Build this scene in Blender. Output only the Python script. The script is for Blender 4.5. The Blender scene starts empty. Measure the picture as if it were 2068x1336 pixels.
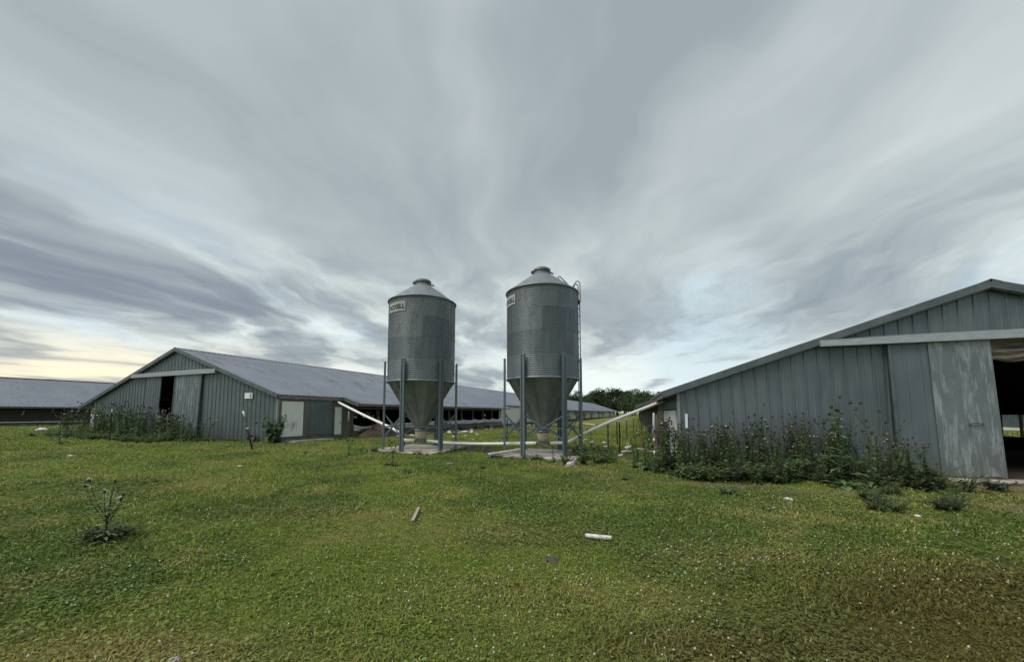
import bpy, math, random
import numpy as np
from mathutils import Vector, Matrix

random.seed(7)
rng = np.random.default_rng(11)
R = math.radians
scene = bpy.context.scene
COL = scene.collection

# ------------------------------------------------------------------ camera
CF, CCX, CCY, HOR, CH = 777.0, 1034.0, 775.0, 833.0, 1.6
PITCH = math.atan((HOR - CCY) / CF)
cam_d = bpy.data.cameras.new('camera')
cam = bpy.data.objects.new('camera', cam_d)
COL.objects.link(cam)
cam.location = (0, 0, CH)
cam.rotation_euler = (R(90) + PITCH, 0, 0)
cam_d.sensor_width = 36
cam_d.lens = 36 * CF / 2068
cam_d.shift_y = (CCY - 668) / 2068
cam_d.clip_start = 0.05
cam_d.clip_end = 6000
scene.camera = cam

def at(px, py, z=0.0):
    """world point on the height z seen at a photograph pixel (used to survey positions)"""
    c, s = math.cos(PITCH), math.sin(PITCH)
    a, b = px - CCX, CCY - py
    d = Vector((a, CF * c - b * s, CF * s + b * c))
    t = (z - CH) / d.z
    return Vector((0, 0, CH)) + d * t

# ------------------------------------------------------------------ numeric noise
def _h(ix, iy, seed):
    n = (ix.astype(np.int64) * 374761393 + iy.astype(np.int64) * 668265263 + seed * 1442695041) & 0xffffffff
    n = ((n ^ (n >> 13)) * 1274126177) & 0xffffffff
    n = n ^ (n >> 16)
    return (n & 0xffff) / 65535.0

def vnoise(x, y, seed=0):
    x = np.asarray(x, float); y = np.asarray(y, float)
    ix, iy = np.floor(x), np.floor(y)
    fx, fy = x - ix, y - iy
    fx = fx * fx * (3 - 2 * fx); fy = fy * fy * (3 - 2 * fy)
    a = _h(ix, iy, seed); b = _h(ix + 1, iy, seed); c = _h(ix, iy + 1, seed); d = _h(ix + 1, iy + 1, seed)
    return (a * (1 - fx) + b * fx) * (1 - fy) + (c * (1 - fx) + d * fx) * fy

def fbm(x, y, seed=0, o=4):
    s = 0; amp = .5; tot = 0
    x = np.asarray(x, float); y = np.asarray(y, float)
    for k in range(o):
        s = s + amp * vnoise(x, y, seed + k * 17); tot += amp; amp *= .5
        x, y = x * 2.03 + 3.1, y * 2.03 - 1.7
    return s / tot

def sst(a, b, x):
    t = np.clip((np.asarray(x, float) - a) / (b - a), 0, 1)
    return t * t * (3 - 2 * t)

# ------------------------------------------------------------------ terrain
AZL, AZR = math.atan(303 / 777.0), R(17.5)
OL = at(558, 893, .2); OL.z = 0          # right front corner of the left barn
OR = at(1900, 961, .02); OR.z = 0        # in the middle of the right barn's front
SILO_L = Vector((-3.78, 16.0, 0)); SILO_R = Vector((1.17, 14.68, 0))

def loc(o, az, x, y):
    dx, dy = np.asarray(x) - o.x, np.asarray(y) - o.y
    return dx * math.cos(az) - dy * math.sin(az), dx * math.sin(az) + dy * math.cos(az)

def gheight(x, y):
    x = np.asarray(x, float); y = np.asarray(y, float)
    z = .2 * sst(4, -11, x) + .2 * sst(-11, -45, x)
    far = sst(60, 160, np.hypot(x, y))
    bump = (fbm(x * .45, y * .45, 3, 3) - .5) * .10 + (fbm(x * 2.1, y * 2.1, 5, 2) - .5) * .035
    u, v = loc(OL, AZL, x, y)
    flat = np.maximum(sst(-18.5, -17, u) * sst(1.8, .2, u) * sst(-1.2, 0, v), 0)
    u, v = loc(OR, AZR, x, y)
    flat = np.maximum(flat, sst(-7.6, -6.4, u) * sst(10, 9, u) * sst(-1.4, -.3, v))
    for s in (SILO_L, SILO_R):
        flat = np.maximum(flat, sst(3.4, 2.3, np.hypot(x - s.x, y - s.y)))
    z = z + bump * (1 - flat) * (1 - far)
    z = z + far * (fbm(x * .01, y * .01, 9, 2) - .5) * .8
    return z

def gz(x, y): return float(gheight(x, y))
def ground(px, py, z=0.05):
    p = at(px, py, z)
    for _ in range(3):
        p = at(px, py, gz(p.x, p.y))
    return p

def blob(x, y, cx, cy, rx, ry, ang=0):
    dx, dy = x - cx, y - cy
    c, s = math.cos(ang), math.sin(ang)
    a, b = dx * c + dy * s, -dx * s + dy * c
    return np.exp(-((a / rx) ** 2 + (b / ry) ** 2))

def gcolor(x, y):
    x = np.asarray(x, float); y = np.asarray(y, float)
    A = np.array([.094, .132, .032]); Bc = np.array([.140, .182, .040]); S = np.array([.235, .200, .080])
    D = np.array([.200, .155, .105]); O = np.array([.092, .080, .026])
    n1 = fbm(x * .55 + 4, y * .55, 21, 4); n2 = fbm(x * .8, y * .8 + 9, 31, 4); n3 = fbm(x * 3.1, y * 3.1, 41, 3)
    t = sst(.36, .64, n1 + .35 * (n3 - .5))
    t = np.clip(t + .35 * sst(14, 40, np.hypot(x, y)), 0, 1)
    c = A[None] * (1 - t)[:, None] + Bc[None] * t[:, None]
    dry = .50 * sst(.52, .76, n2 + .45 * (n3 - .5))
    for (cx, cy, rx, ry, w) in ((-2.2, 5.9, 1.5, .5, .55), (-.3, 5.2, 1.4, .55, .5), (-2.4, 2.5, 1.3, .35, .8), (.9, 3.4, 1.6, .5, .45), (2.6, 4.3, 1.2, .5, .5),
                                (1.4, 2.7, .9, .3, .6), (-5.0, 3.0, .9, .35, .4), (6.0, 7.0, 3.0, .4, .3), (12, 90, 30, 45, .45)):
        dry = np.maximum(dry, w * blob(x, y, cx, cy, rx, ry) * (.55 + .9 * n3))
    dry = np.clip(dry, 0, 1)[:, None]
    c = c * (1 - dry) + S[None] * dry
    ol = np.clip(1.25 * blob(x, y, 4.0, 3.2, 2.2, 1.0, .2) * (.55 + .8 * n1) + .5 * blob(x, y, 1.2, 2.7, 1.2, .3) * (.5 + n3), 0, .92)[:, None]  # worn olive-brown ground, with shadow painted into its colour to darken it
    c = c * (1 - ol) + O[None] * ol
    # bare earth: strip along the thistles, the worn patch at the barn door, beside the left barn
    e = np.maximum.reduce([.8 * blob(x, y, 4.3, 8.9, 1.6, .25, -.25), .75 * blob(x, y, 6.5, 7.75, 1.5, .22, -.3), .95 * blob(x, y, 10.4, 8.2, 2.2, .8, -.25),
                           .8 * blob(x, y, 9.3, 6.4, 1.6, .55, -.25),
                           .55 * blob(x, y, -6.5, 22.5, 3.0, 1.0, 1.2), .7 * blob(x, y, -4.2, 29, 6.5, 1.0, 1.19), .5 * blob(x, y, 1.74, 11.7, .8, .5),
                           .5 * blob(x, y, -40, 33, 14, 2.0, .9)])
    e = np.clip(e * (.35 + 1.3 * fbm(x * 2.7, y * 2.7, 51, 3)), 0, 1)[:, None]
    return c * (1 - e) + D[None] * e, e[:, 0]

# ------------------------------------------------------------------ mesh builder
class MB:
    def __init__(s): s.v = []; s.f = []; s.m = []
    def add(s, vs, fs, mi=0):
        o = len(s.v); s.v += [tuple(p) for p in vs]
        for f in fs: s.f.append(tuple(i + o for i in f)); s.m.append(mi)
    def box(s, x0, x1, y0, y1, z0, z1, M=None, mi=0):
        vs = [Vector((x, y, z)) for z in (z0, z1) for y in (y0, y1) for x in (x0, x1)]
        if M is not None: vs = [M @ p for p in vs]
        s.add(vs, [(0, 2, 3, 1), (4, 5, 7, 6), (0, 1, 5, 4), (2, 6, 7, 3), (0, 4, 6, 2), (1, 3, 7, 5)], mi)
    def bar(s, p, q, w, h, up=(0, 0, 1), mi=0):
        p, q = Vector(p), Vector(q); d = (q - p).normalized(); u = Vector(up)
        if abs(d.dot(u)) > .98: u = Vector((0, 1, 0))
        r = d.cross(u).normalized() * (w / 2); t = r.cross(d).normalized() * (h / 2)
        vs = [p - r - t, p + r - t, p + r + t, p - r + t, q - r - t, q + r - t, q + r + t, q - r + t]
        s.add(vs, [(3, 2, 1, 0), (4, 5, 6, 7), (0, 1, 5, 4), (1, 2, 6, 5), (2, 3, 7, 6), (3, 0, 4, 7)], mi)
    def tube(s, pts, rad, n=8, cap=True, mi=0, hollow=False):
        pts = [Vector(p) for p in pts]; k = len(pts)
        rads = rad if isinstance(rad, (list, tuple)) else [rad] * k
        base = len(s.v); prev = None
        for i, p in enumerate(pts):
            d = (pts[min(i + 1, k - 1)] - pts[max(i - 1, 0)]).normalized()
            if prev is None:
                u = Vector((0, 0, 1)) if abs(d.z) < .9 else Vector((1, 0, 0))
                a = d.cross(u).normalized()
            else:
                a = (prev - d * prev.dot(d)).normalized()
            prev = a; b = d.cross(a)
            for j in range(n):
                t = 2 * math.pi * j / n
                s.v.append(tuple(p + (a * math.cos(t) + b * math.sin(t)) * rads[i]))
        for i in range(k - 1):
            for j in range(n):
                a0 = base + i * n + j; a1 = base + i * n + (j + 1) % n
                s.f.append((a0, a1, a1 + n, a0 + n)); s.m.append(mi)
        if cap:
            s.f.append(tuple(base + j for j in reversed(range(n)))); s.m.append(mi)
            s.f.append(tuple(base + (k - 1) * n + j for j in range(n))); s.m.append(mi)
    def lathe(s, prof, n=48, cx=0, cy=0, a0=0, mi=0, capb=False, capt=False):
        base = len(s.v); k = len(prof)
        for (r, z) in prof:
            for j in range(n):
                t = a0 + 2 * math.pi * j / n
                s.v.append((cx + r * math.cos(t), cy + r * math.sin(t), z))
        for i in range(k - 1):
            for j in range(n):
                a = base + i * n + j; b = base + i * n + (j + 1) % n
                s.f.append((a, b, b + n, a + n)); s.m.append(mi)
        if capb: s.f.append(tuple(base + j for j in reversed(range(n)))); s.m.append(mi)
        if capt: s.f.append(tuple(base + (k - 1) * n + j for j in range(n))); s.m.append(mi)
    def build(s, name, mats, parent=None, smooth=False, loc=None, rz=0, colors=None, bevel=0):
        me = bpy.data.meshes.new(name); me.from_pydata(s.v, [], s.f)
        for m in (mats if isinstance(mats, (list, tuple)) else [mats]): me.materials.append(m)
        if any(s.m): me.polygons.foreach_set('material_index', s.m)
        if smooth: me.polygons.foreach_set('use_smooth', [True] * len(s.f))
        if colors is not None:
            ca = me.color_attributes.new('Col', 'FLOAT_COLOR', 'POINT')
            ca.data.foreach_set('color', np.asarray(colors, np.float32).ravel())
        me.update()
        o = bpy.data.objects.new(name, me); COL.objects.link(o)
        if parent: o.parent = parent
        if loc is not None: o.location = loc
        o.rotation_euler.z = rz
        if bevel:
            b = o.modifiers.new('bevel', 'BEVEL'); b.width = bevel; b.segments = 2; b.limit_method = 'ANGLE'
        return o

def tag(o, label, cat, group=None, kind=None):
    if label: o['label'] = label
    if cat: o['category'] = cat
    if group: o['group'] = group
    if kind: o['kind'] = kind
    return o

def thing(name, label, cat, loc=(0, 0, 0), rz=0, group=None):
    o = bpy.data.objects.new(name, None); COL.objects.link(o)
    o.empty_display_size = .3
    o.location = loc; o.rotation_euler.z = rz
    return tag(o, label, cat, group)

def dup(root, loc, rz=0, sc=1.0, label=None, group=None, tilt=(0, 0)):
    r = root.copy(); COL.objects.link(r); r.location = loc
    r.rotation_euler = (tilt[0], tilt[1], rz); r.scale = (sc, sc, sc)
    if label: r['label'] = label
    if group: r['group'] = group
    for ch in list(root.children):
        c = ch.copy(); COL.objects.link(c); c.parent = r
        for g in ch.children:
            d = g.copy(); COL.objects.link(d); d.parent = c
    return r

def raw_mesh(name, verts, loops, starts, totals, colors, mat, smooth=False):
    me = bpy.data.meshes.new(name)
    me.vertices.add(len(verts)); me.vertices.foreach_set('co', np.asarray(verts, np.float32).ravel())
    me.loops.add(len(loops)); me.loops.foreach_set('vertex_index', np.asarray(loops, np.int32))
    me.polygons.add(len(starts)); me.polygons.foreach_set('loop_start', np.asarray(starts, np.int32))
    try: me.polygons.foreach_set('loop_total', np.asarray(totals, np.int32))
    except Exception: pass
    if smooth: me.polygons.foreach_set('use_smooth', np.ones(len(starts), bool))
    me.update(calc_edges=True); me.validate()
    if colors is not None:
        c4 = np.ones((len(verts), 4), np.float32); c4[:, :3] = colors
        ca = me.color_attributes.new('Col', 'FLOAT_COLOR', 'POINT'); ca.data.foreach_set('color', c4.ravel())
    me.materials.append(mat)
    o = bpy.data.objects.new(name, me); COL.objects.link(o)
    return o

# ------------------------------------------------------------------ materials
class NT:
    def __init__(s, name):
        s.mat = bpy.data.materials.new(name); s.mat.use_nodes = True
        s.t = s.mat.node_tree; s.n = s.t.nodes; s.l = s.t.links
        s.b = s.n['Principled BSDF']
    def new(s, typ, **kw):
        n = s.n.new(typ)
        for k, v in kw.items(): setattr(n, k, v)
        return n
    def link(s, a, b): s.l.new(a, b)
    def coord(s, scale=(1, 1, 1), out='Object'):
        tc = s.new('ShaderNodeTexCoord'); mp = s.new('ShaderNodeMapping')
        mp.inputs['Scale'].default_value = scale
        s.link(tc.outputs[out], mp.inputs['Vector']); return mp.outputs[0]
    def noise(s, vec, scale=1, detail=4, rough=.55, dist=0):
        n = s.new('ShaderNodeTexNoise'); n.inputs['Scale'].default_value = scale
        n.inputs['Detail'].default_value = detail; n.inputs['Roughness'].default_value = rough
        n.inputs['Distortion'].default_value = dist
        s.link(vec, n.inputs['Vector']); return n.outputs['Fac']
    def ramp(s, fac, stops):
        r = s.new('ShaderNodeValToRGB'); e = r.color_ramp.elements
        while len(e) < len(stops): e.new(.5)
        for i, (p, c) in enumerate(stops):
            e[i].position = p; e[i].color = (*c, 1) if len(c) == 3 else c
        s.link(fac, r.inputs[0]); return r.outputs[0]
    def mix(s, fac, a, b, blend='MIX'):
        m = s.new('ShaderNodeMix', data_type='RGBA', blend_type=blend)
        for sock, val in ((m.inputs[0], fac), (m.inputs[6], a), (m.inputs[7], b)):
            if hasattr(val, 'links') or hasattr(val, 'is_linked'): s.link(val, sock)
            elif isinstance(val, (int, float)): sock.default_value = val
            else: sock.default_value = (*val, 1)
        return m.outputs[2]
    def math(s, op, a, b=0.0, clamp=False):
        m = s.new('ShaderNodeMath', operation=op, use_clamp=clamp)
        for i, val in enumerate((a, b)):
            if hasattr(val, 'is_linked'): s.link(val, m.inputs[i])
            else: m.inputs[i].default_value = val
        return m.outputs[0]
    def bump(s, h, strength=.2, dist=.02):
        b = s.new('ShaderNodeBump'); b.inputs['Strength'].default_value = strength; b.inputs['Distance'].default_value = dist
        s.link(h, b.inputs['Height']); s.link(b.outputs[0], s.b.inputs['Normal'])
    def set(s, col=None, rough=None, metal=None, spec=None):
        for k, v in (('Base Color', col), ('Roughness', rough), ('Metallic', metal), ('Specular IOR Level', spec)):
            if v is None: continue
            if hasattr(v, 'is_linked'): s.link(v, s.b.inputs[k])
            else: s.b.inputs[k].default_value = (*v, 1) if isinstance(v, tuple) else v
        return s.mat

def simple(name, c1, c2, scale=6, stretch=(1, 1, 1), rough=.7, metal=0, spec=.3, bump=0, detail=5):
    t = NT(name); v = t.coord(stretch)
    f = t.noise(v, scale, detail, .6)
    col = t.ramp(f, [(.3, c1), (.72, c2)])
    if bump: t.bump(f, bump)
    return t.set(col, rough, metal, spec)

def siding(name, c1, c2, streak, panel_axis=0, panel_w=.91, metal=.45, rough=.48, amount=.35, wear=None):
    """weathered galvanised sheet: each sheet has its own tone, stained by vertical runs"""
    t = NT(name); tc = t.new('ShaderNodeTexCoord'); sp = t.new('ShaderNodeSeparateXYZ'); t.link(tc.outputs['Object'], sp.inputs[0])
    pan = t.math('FLOOR', t.math('DIVIDE', sp.outputs[panel_axis], panel_w))
    wn = t.new('ShaderNodeTexWhiteNoise', noise_dimensions='1D'); t.link(pan, wn.inputs['W'])
    base = t.mix(wn.outputs['Value'], c1, c2)
    sc = [5, 5, 5]; sc[2] = .45
    st = t.noise(t.coord(tuple(sc)), 1.6, 6, .62, .3)
    big = t.noise(t.coord((1, 1, 1)), .9, 4, .6)
    f = t.math('MULTIPLY', t.ramp(st, [(.48, (0, 0, 0)), (.72, (1, 1, 1))]), amount)
    col = t.mix(f, base, streak)
    col = t.mix(t.math('MULTIPLY', t.ramp(big, [(.42, (0, 0, 0)), (.70, (1, 1, 1))]), .45), col, tuple(c * .62 for c in c1))
    gr = t.noise(t.coord((60, 60, 60)), 1, 2, .6)
    col = t.mix(.25, col, t.ramp(gr, [(.3, (.5, .5, .5)), (.7, (1.0, 1.0, 1.0))]), 'MULTIPLY')
    # rust and dirt splashed along the foot of the sheets
    foot = t.new('ShaderNodeMapRange'); foot.inputs['From Min'].default_value = .22; foot.inputs['From Max'].default_value = .62
    foot.inputs['To Min'].default_value = 1; foot.inputs['To Max'].default_value = 0
    t.link(t.math('ADD', sp.outputs[2], t.math('MULTIPLY', st, -.35)), foot.inputs['Value'])
    col = t.mix(t.math('MULTIPLY', foot.outputs[0], .35), col, (.13, .115, .085))
    if wear:
        w = t.noise(t.coord((3.5, 3.5, .55)), 1.9, 9, .72, .6)
        col = t.mix(t.math('MULTIPLY', t.ramp(w, [(.49, (0, 0, 0)), (.60, (1, 1, 1))]), .75), col, wear)
        dk = t.noise(t.coord((7, 7, .8)), 2.1, 6, .7)
        col = t.mix(t.math('MULTIPLY', t.ramp(dk, [(.62, (0, 0, 0)), (.74, (1, 1, 1))]), .5), col, tuple(c * .5 for c in c1))
    t.bump(t.math('ADD', big, t.math('MULTIPLY', gr, .05)), .12, .03)
    return t.set(col, rough, metal, .4)

def roofmat(name, c1, c2, rust_amt=.8):
    """corrugated roofing along local y, running down x: sheet tones, lap lines and rusty scars"""
    t = NT(name); tc = t.new('ShaderNodeTexCoord'); sp = t.new('ShaderNodeSeparateXYZ'); t.link(tc.outputs['Object'], sp.inputs[0])
    sheet = t.math('ADD', t.math('FLOOR', t.math('DIVIDE', sp.outputs[1], .91)), t.math('MULTIPLY', t.math('FLOOR', t.math('DIVIDE', sp.outputs[0], 3.2)), 57.3))
    wn = t.new('ShaderNodeTexWhiteNoise', noise_dimensions='1D'); t.link(sheet, wn.inputs['W'])
    col = t.mix(wn.outputs['Value'], c1, c2)
    big = t.noise(t.coord((.5, .25, .5)), 1.1, 5, .6)
    col = t.mix(t.math('MULTIPLY', t.ramp(big, [(.4, (0, 0, 0)), (.7, (1, 1, 1))]), .4), col, tuple(c * .72 for c in c1))
    r = t.noise(t.coord((.55, 4.5, .1)), 1.35, 4, .5)
    gate = t.noise(t.coord((.35, .35, .1)), 1.0, 2, .5)
    rr = t.math('MULTIPLY', t.ramp(r, [(.590, (0, 0, 0)), (.625, (1, 1, 1))]), t.ramp(gate, [(.46, (0, 0, 0)), (.56, (1, 1, 1))]))
    rc = t.ramp(t.noise(t.coord((3, 3, 3)), 2, 3), [(.4, (.055, .052, .055)), (.65, (.12, .075, .055))])
    col = t.mix(t.math('MULTIPLY', rr, rust_amt), col, rc)
    fx = t.math('FRACT', t.math('DIVIDE', sp.outputs[0], 3.2))
    col = t.mix(t.math('MULTIPLY', t.math('LESS_THAN', fx, .012), .5), col, (.08, .085, .09))
    return t.set(col, .62, .2, .3)

M = {}
M['wall_l'] = siding('galvanised_siding_green_grey', (.140, .178, .188), (.185, .222, .230), (.285, .32, .325))
M['wall_r'] = siding('galvanised_siding_blue_grey', (.140, .172, .190), (.192, .224, .240), (.285, .318, .335))
M['door'] = siding('weathered_door_sheet', (.175, .212, .228), (.195, .230, .245), (.27, .305, .32), panel_w=9, amount=.5, wear=(.36, .395, .41))
M['door_dark'] = siding('door_sheet_blue_grey', (.145, .178, .195), (.158, .19, .206), (.24, .275, .29), panel_w=9)
M['roof'] = roofmat('grey_roof_sheet', (.150, .175, .218), (.182, .208, .250))
M['roof2'] = roofmat('slate_grey_roof_sheet', (.150, .172, .212), (.175, .198, .238), .45)
M['trim'] = simple('grey_metal_trim', (.092, .112, .118), (.155, .178, .184), 3, (1, 1, 1), .5, .35)
M['track'] = simple('pale_metal_trim', (.20, .22, .235), (.33, .355, .375), 7, (.5, 4, 4), .5, .3)
M['white'] = simple('off_white_paint', (.72, .74, .73), (.80, .81, .80), 3, (1, 1, .5), .55, 0)
M['pale'] = simple('pale_grey_sheeting', (.58, .60, .60), (.74, .755, .75), 1.2, (1, .4, 1), .7, 0)
M['wood'] = simple('weathered_grey_timber', (.10, .085, .07), (.24, .21, .18), 5, (6, 6, .6), .85, 0, .2, .3)
M['wood_h'] = simple('weathered_grey_fascia', (.13, .11, .10), (.30, .265, .235), 4, (1, .5, 6), .85, 0, .2, .3)
M['concrete'] = simple('stained_concrete', (.20, .18, .16), (.48, .44, .40), 1.7, (1, 1, 1), .9, 0, .2, .15, 9)
M['curb'] = simple('mossy_concrete', (.075, .078, .06), (.18, .175, .145), 2.4, (1, 1, 1), .9, 0, .2, .2)
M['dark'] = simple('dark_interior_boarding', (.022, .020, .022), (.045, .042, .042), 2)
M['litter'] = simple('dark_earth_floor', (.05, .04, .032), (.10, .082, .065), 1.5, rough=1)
M['curtain_dark'] = simple('grey_brown_side_curtain', (.045, .040, .038), (.075, .068, .062), 2.2, (1, .5, 3), .8)
M['curtain'] = simple('white_sagging_curtain', (.55, .55, .55), (.80, .80, .79), 2, (1, .3, 6), .6, 0, .3, .3)
M['tarp'] = simple('dusty_brown_tarpaulin', (.15, .125, .105), (.30, .26, .225), 2.2, (.6, 1, 2.5), .7)
M['tarp_black'] = simple('black_sheeting', (.03, .032, .035), (.085, .09, .095), 5, rough=.5)
M['bag'] = simple('faded_pink_sack', (.26, .17, .145), (.40, .30, .265), 4, rough=.8)
M['earth'] = simple('reddish_brown_earth', (.12, .08, .055), (.26, .19, .13), 3, rough=1, bump=.5)
M['pipe'] = simple('white_plastic_pipe', (.76, .76, .73), (.86, .86, .84), 2.5, (1, 1, 1), .35, 0, .5)
M['pipe_dirty'] = simple('scuffed_white_pipe', (.34, .33, .29), (.80, .80, .77), 5, (4, 1, 4), .5, 0, .4)
M['post'] = simple('dark_steel_post', (.028, .026, .024), (.06, .055, .05), 9, rough=.6, metal=.2)
M['white_tip'] = simple('white_post_paint', (.60, .60, .58), (.75, .75, .72), 9)
M['rock'] = simple('pale_stone', (.36, .34, .31), (.62, .60, .56), 8, rough=.9, bump=.4)
M['scrap'] = simple('white_scrap', (.50, .49, .46), (.74, .73, .70), 9, rough=.8)
M['rubber'] = simple('black_rubber', (.018, .018, .02), (.04, .04, .042), 9, rough=.6)
M['lettering'] = simple('black_lettering', (.010, .010, .012), (.018, .018, .02), 4, rough=.6)
M['plate'] = simple('faded_white_plate', (.34, .345, .335), (.44, .445, .43), 3, rough=.6)
M['rust'] = simple('rusty_steel', (.09, .06, .045), (.17, .11, .08), 7, rough=.9)
M['bark'] = simple('grey_brown_bark', (.06, .05, .04), (.13, .11, .09), 3, (3, 3, .6), .95, 0, .1, .5)
M['head_dark'] = simple('dark_thistle_bud', (.030, .034, .026), (.075, .070, .050), 60, rough=.8)
M['bloom_pink'] = simple('pink_thistle_bloom', (.30, .17, .22), (.50, .36, .38), 40, rough=.9)
M['bloom_pale'] = simple('pale_thistle_down', (.38, .37, .36), (.62, .60, .58), 40, rough=.9)

# galvanised silo metal
def silo_metal(name, c1, c2, metal, rough, str_=(1, 1, 1)):
    t = NT(name)
    f = t.noise(t.coord(str_), 2.2, 6, .65)
    g = t.noise(t.coord((14, 14, 14)), 2, 3, .6)
    col = t.ramp(t.math('ADD', t.math('MULTIPLY', f, .75), t.math('MULTIPLY', g, .25)), [(.36, c1), (.66, c2)])
    return t.set(col, rough, metal, .5)
M['tank_plain'] = silo_metal('corrugated_galvanised_steel', (.25, .285, .30), (.36, .40, .41), .80, .40, (1, 1, .5))
def tankmat():
    t = NT('corrugated_galvanised_steel'); tc = t.new('ShaderNodeTexCoord'); sp = t.new('ShaderNodeSeparateXYZ'); t.link(tc.outputs['Object'], sp.inputs[0])
    ring = t.math('FLOOR', t.math('DIVIDE', t.math('ADD', sp.outputs[2], -2.86), .8325))
    an = t.math('ARCTAN2', sp.outputs[1], sp.outputs[0])
    sec = t.math('FLOOR', t.math('ADD', t.math('DIVIDE', an, 2.094), t.math('MULTIPLY', ring, .5)))
    wn = t.new('ShaderNodeTexWhiteNoise', noise_dimensions='1D'); t.link(t.math('ADD', ring, t.math('MULTIPLY', sec, 17.3)), wn.inputs['W'])
    col = t.mix(wn.outputs['Value'], (.200, .228, .258), (.285, .312, .342))
    st = t.noise(t.coord((6, 6, .5)), 1.4, 6, .65)
    col = t.mix(t.math('MULTIPLY', t.ramp(st, [(.5, (0, 0, 0)), (.72, (1, 1, 1))]), .5), col, (.36, .39, .40))
    dk = t.noise(t.coord((2, 2, .7)), 2.0, 5, .6)
    col = t.mix(t.math('MULTIPLY', t.ramp(dk, [(.5, (0, 0, 0)), (.7, (1, 1, 1))]), .45), col, (.13, .15, .165))
    fr = t.math('FRACT', t.math('DIVIDE', t.math('ADD', sp.outputs[2], -2.86), .8325))
    col = t.mix(t.math('MULTIPLY', t.math('LESS_THAN', fr, .02), .5), col, (.10, .11, .12))
    return t.set(col, .45, .55, .5)
M['tank'] = tankmat()
M['cone'] = silo_metal('galvanised_cone_steel', (.15, .168, .185), (.225, .245, .262), .3, .62, (2, 2, .5))
M['hopper'] = silo_metal('galvanised_hopper_steel', (.150, .172, .178), (.275, .30, .302), .5, .42, (2, 2, .35))
M['leg'] = silo_metal('blue_grey_leg_steel', (.125, .155, .175), (.19, .225, .245), .5, .42, (2, 2, .4))
M['boot'] = simple('yellowed_clear_plastic', (.36, .31, .19), (.58, .53, .38), 5, rough=.4)
M['lid'] = simple('dull_lid_steel', (.10, .115, .115), (.20, .22, .215), 6, rough=.5, metal=.4)

# foliage (colour from the mesh attribute, per leaf)
def leafy(name, gain=1.0, rough=.6, transl=.25, spec=.25):
    t = NT(name); a = t.new('ShaderNodeAttribute', attribute_name='Col')
    oi = t.new('ShaderNodeObjectInfo')
    v = t.new('ShaderNodeHueSaturation')
    t.link(a.outputs['Color'], v.inputs['Color'])
    mr = t.new('ShaderNodeMapRange'); mr.inputs['To Min'].default_value = .78 * gain; mr.inputs['To Max'].default_value = 1.22 * gain
    t.link(oi.outputs['Random'], mr.inputs['Value']); t.link(mr.outputs[0], v.inputs['Value'])
    t.set(v.outputs[0], rough, 0, spec)
    tr = t.new('ShaderNodeBsdfTranslucent'); mx = t.new('ShaderNodeMixShader'); mx.inputs[0].default_value = transl
    t.link(v.outputs[0], tr.inputs['Color'])
    out = t.n['Material Output']
    t.link(t.b.outputs[0], mx.inputs[1]); t.link(tr.outputs[0], mx.inputs[2]); t.link(mx.outputs[0], out.inputs['Surface'])
    return t.mat
M['leaf'] = leafy('thistle_leaf')
M['tree_leaf'] = leafy('tree_foliage', 1.0, .8, .15, .15)
M['blade'] = leafy('grass_blade', 1.0, .7, .3, .2)

# ground
t = NT('pasture_ground'); a = t.new('ShaderNodeAttribute', attribute_name='Col')
v = t.coord((1, 1, 1))
n1 = t.noise(v, 9, 6, .7); n2 = t.noise(v, 60, 4, .7)
col = t.mix(.85, a.outputs['Color'], t.ramp(n1, [(.3, (.45, .5, .45)), (.5, (.9, .9, .85)), (.72, (1.35, 1.25, 1.1))]), 'MULTIPLY')
col = t.mix(.7, col, t.ramp(n2, [(.3, (.55, .55, .55)), (.7, (1.3, 1.25, 1.1))]), 'MULTIPLY')
t.bump(t.math('ADD', n1, t.math('MULTIPLY', n2, .5)), .9, .05)
M['ground'] = t.set(col, .95, 0, .1)

# ------------------------------------------------------------------ ground sheet
def axis(a, b, step, lim, grow=1.22):
    pts = list(np.arange(a, b + 1e-6, step)); s = step
    lo = [a]; hi = [b]
    while hi[-1] < lim: s *= grow; hi.append(hi[-1] + s)
    s = step
    while lo[-1] > -lim: s *= grow; lo.append(lo[-1] - s)
    return np.array(lo[:0:-1] + pts + hi[1:])
gx = axis(-14, 16, .22, 3200); gy = axis(0, 24, .22, 3200)
X, Y = np.meshgrid(gx, gy); xs, ys = X.ravel(), Y.ravel()
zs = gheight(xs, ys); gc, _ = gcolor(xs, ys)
nx, ny = len(gx), len(gy)
i = np.arange((ny - 1) * (nx - 1)); r_, c_ = i // (nx - 1), i % (nx - 1)
q = np.stack([r_ * nx + c_, r_ * nx + c_ + 1, (r_ + 1) * nx + c_ + 1, (r_ + 1) * nx + c_], 1)
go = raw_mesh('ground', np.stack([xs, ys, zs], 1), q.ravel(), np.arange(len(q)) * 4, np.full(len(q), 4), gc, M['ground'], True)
tag(go, 'mown green pasture with clover and dry straw patches', 'ground', kind='structure')

# ------------------------------------------------------------------ grass and clover
def free(x, y):
    m = np.ones(len(x), bool)
    u, v = loc(OL, AZL, x, y); m &= ~((u > -16) & (u < .05) & (v > -.02))
    u, v = loc(OR, AZR, x, y); m &= ~((u > -6) & (u < 9) & (v > -.05)); m &= ~((u > -.3) & (u < 5) & (v > -.75))
    for s in (SILO_L, SILO_R):
        u, v = loc(s, AZL, x, y); m &= ~((abs(u) < 1.58) & (abs(v) < 1.58))
    return m

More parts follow.
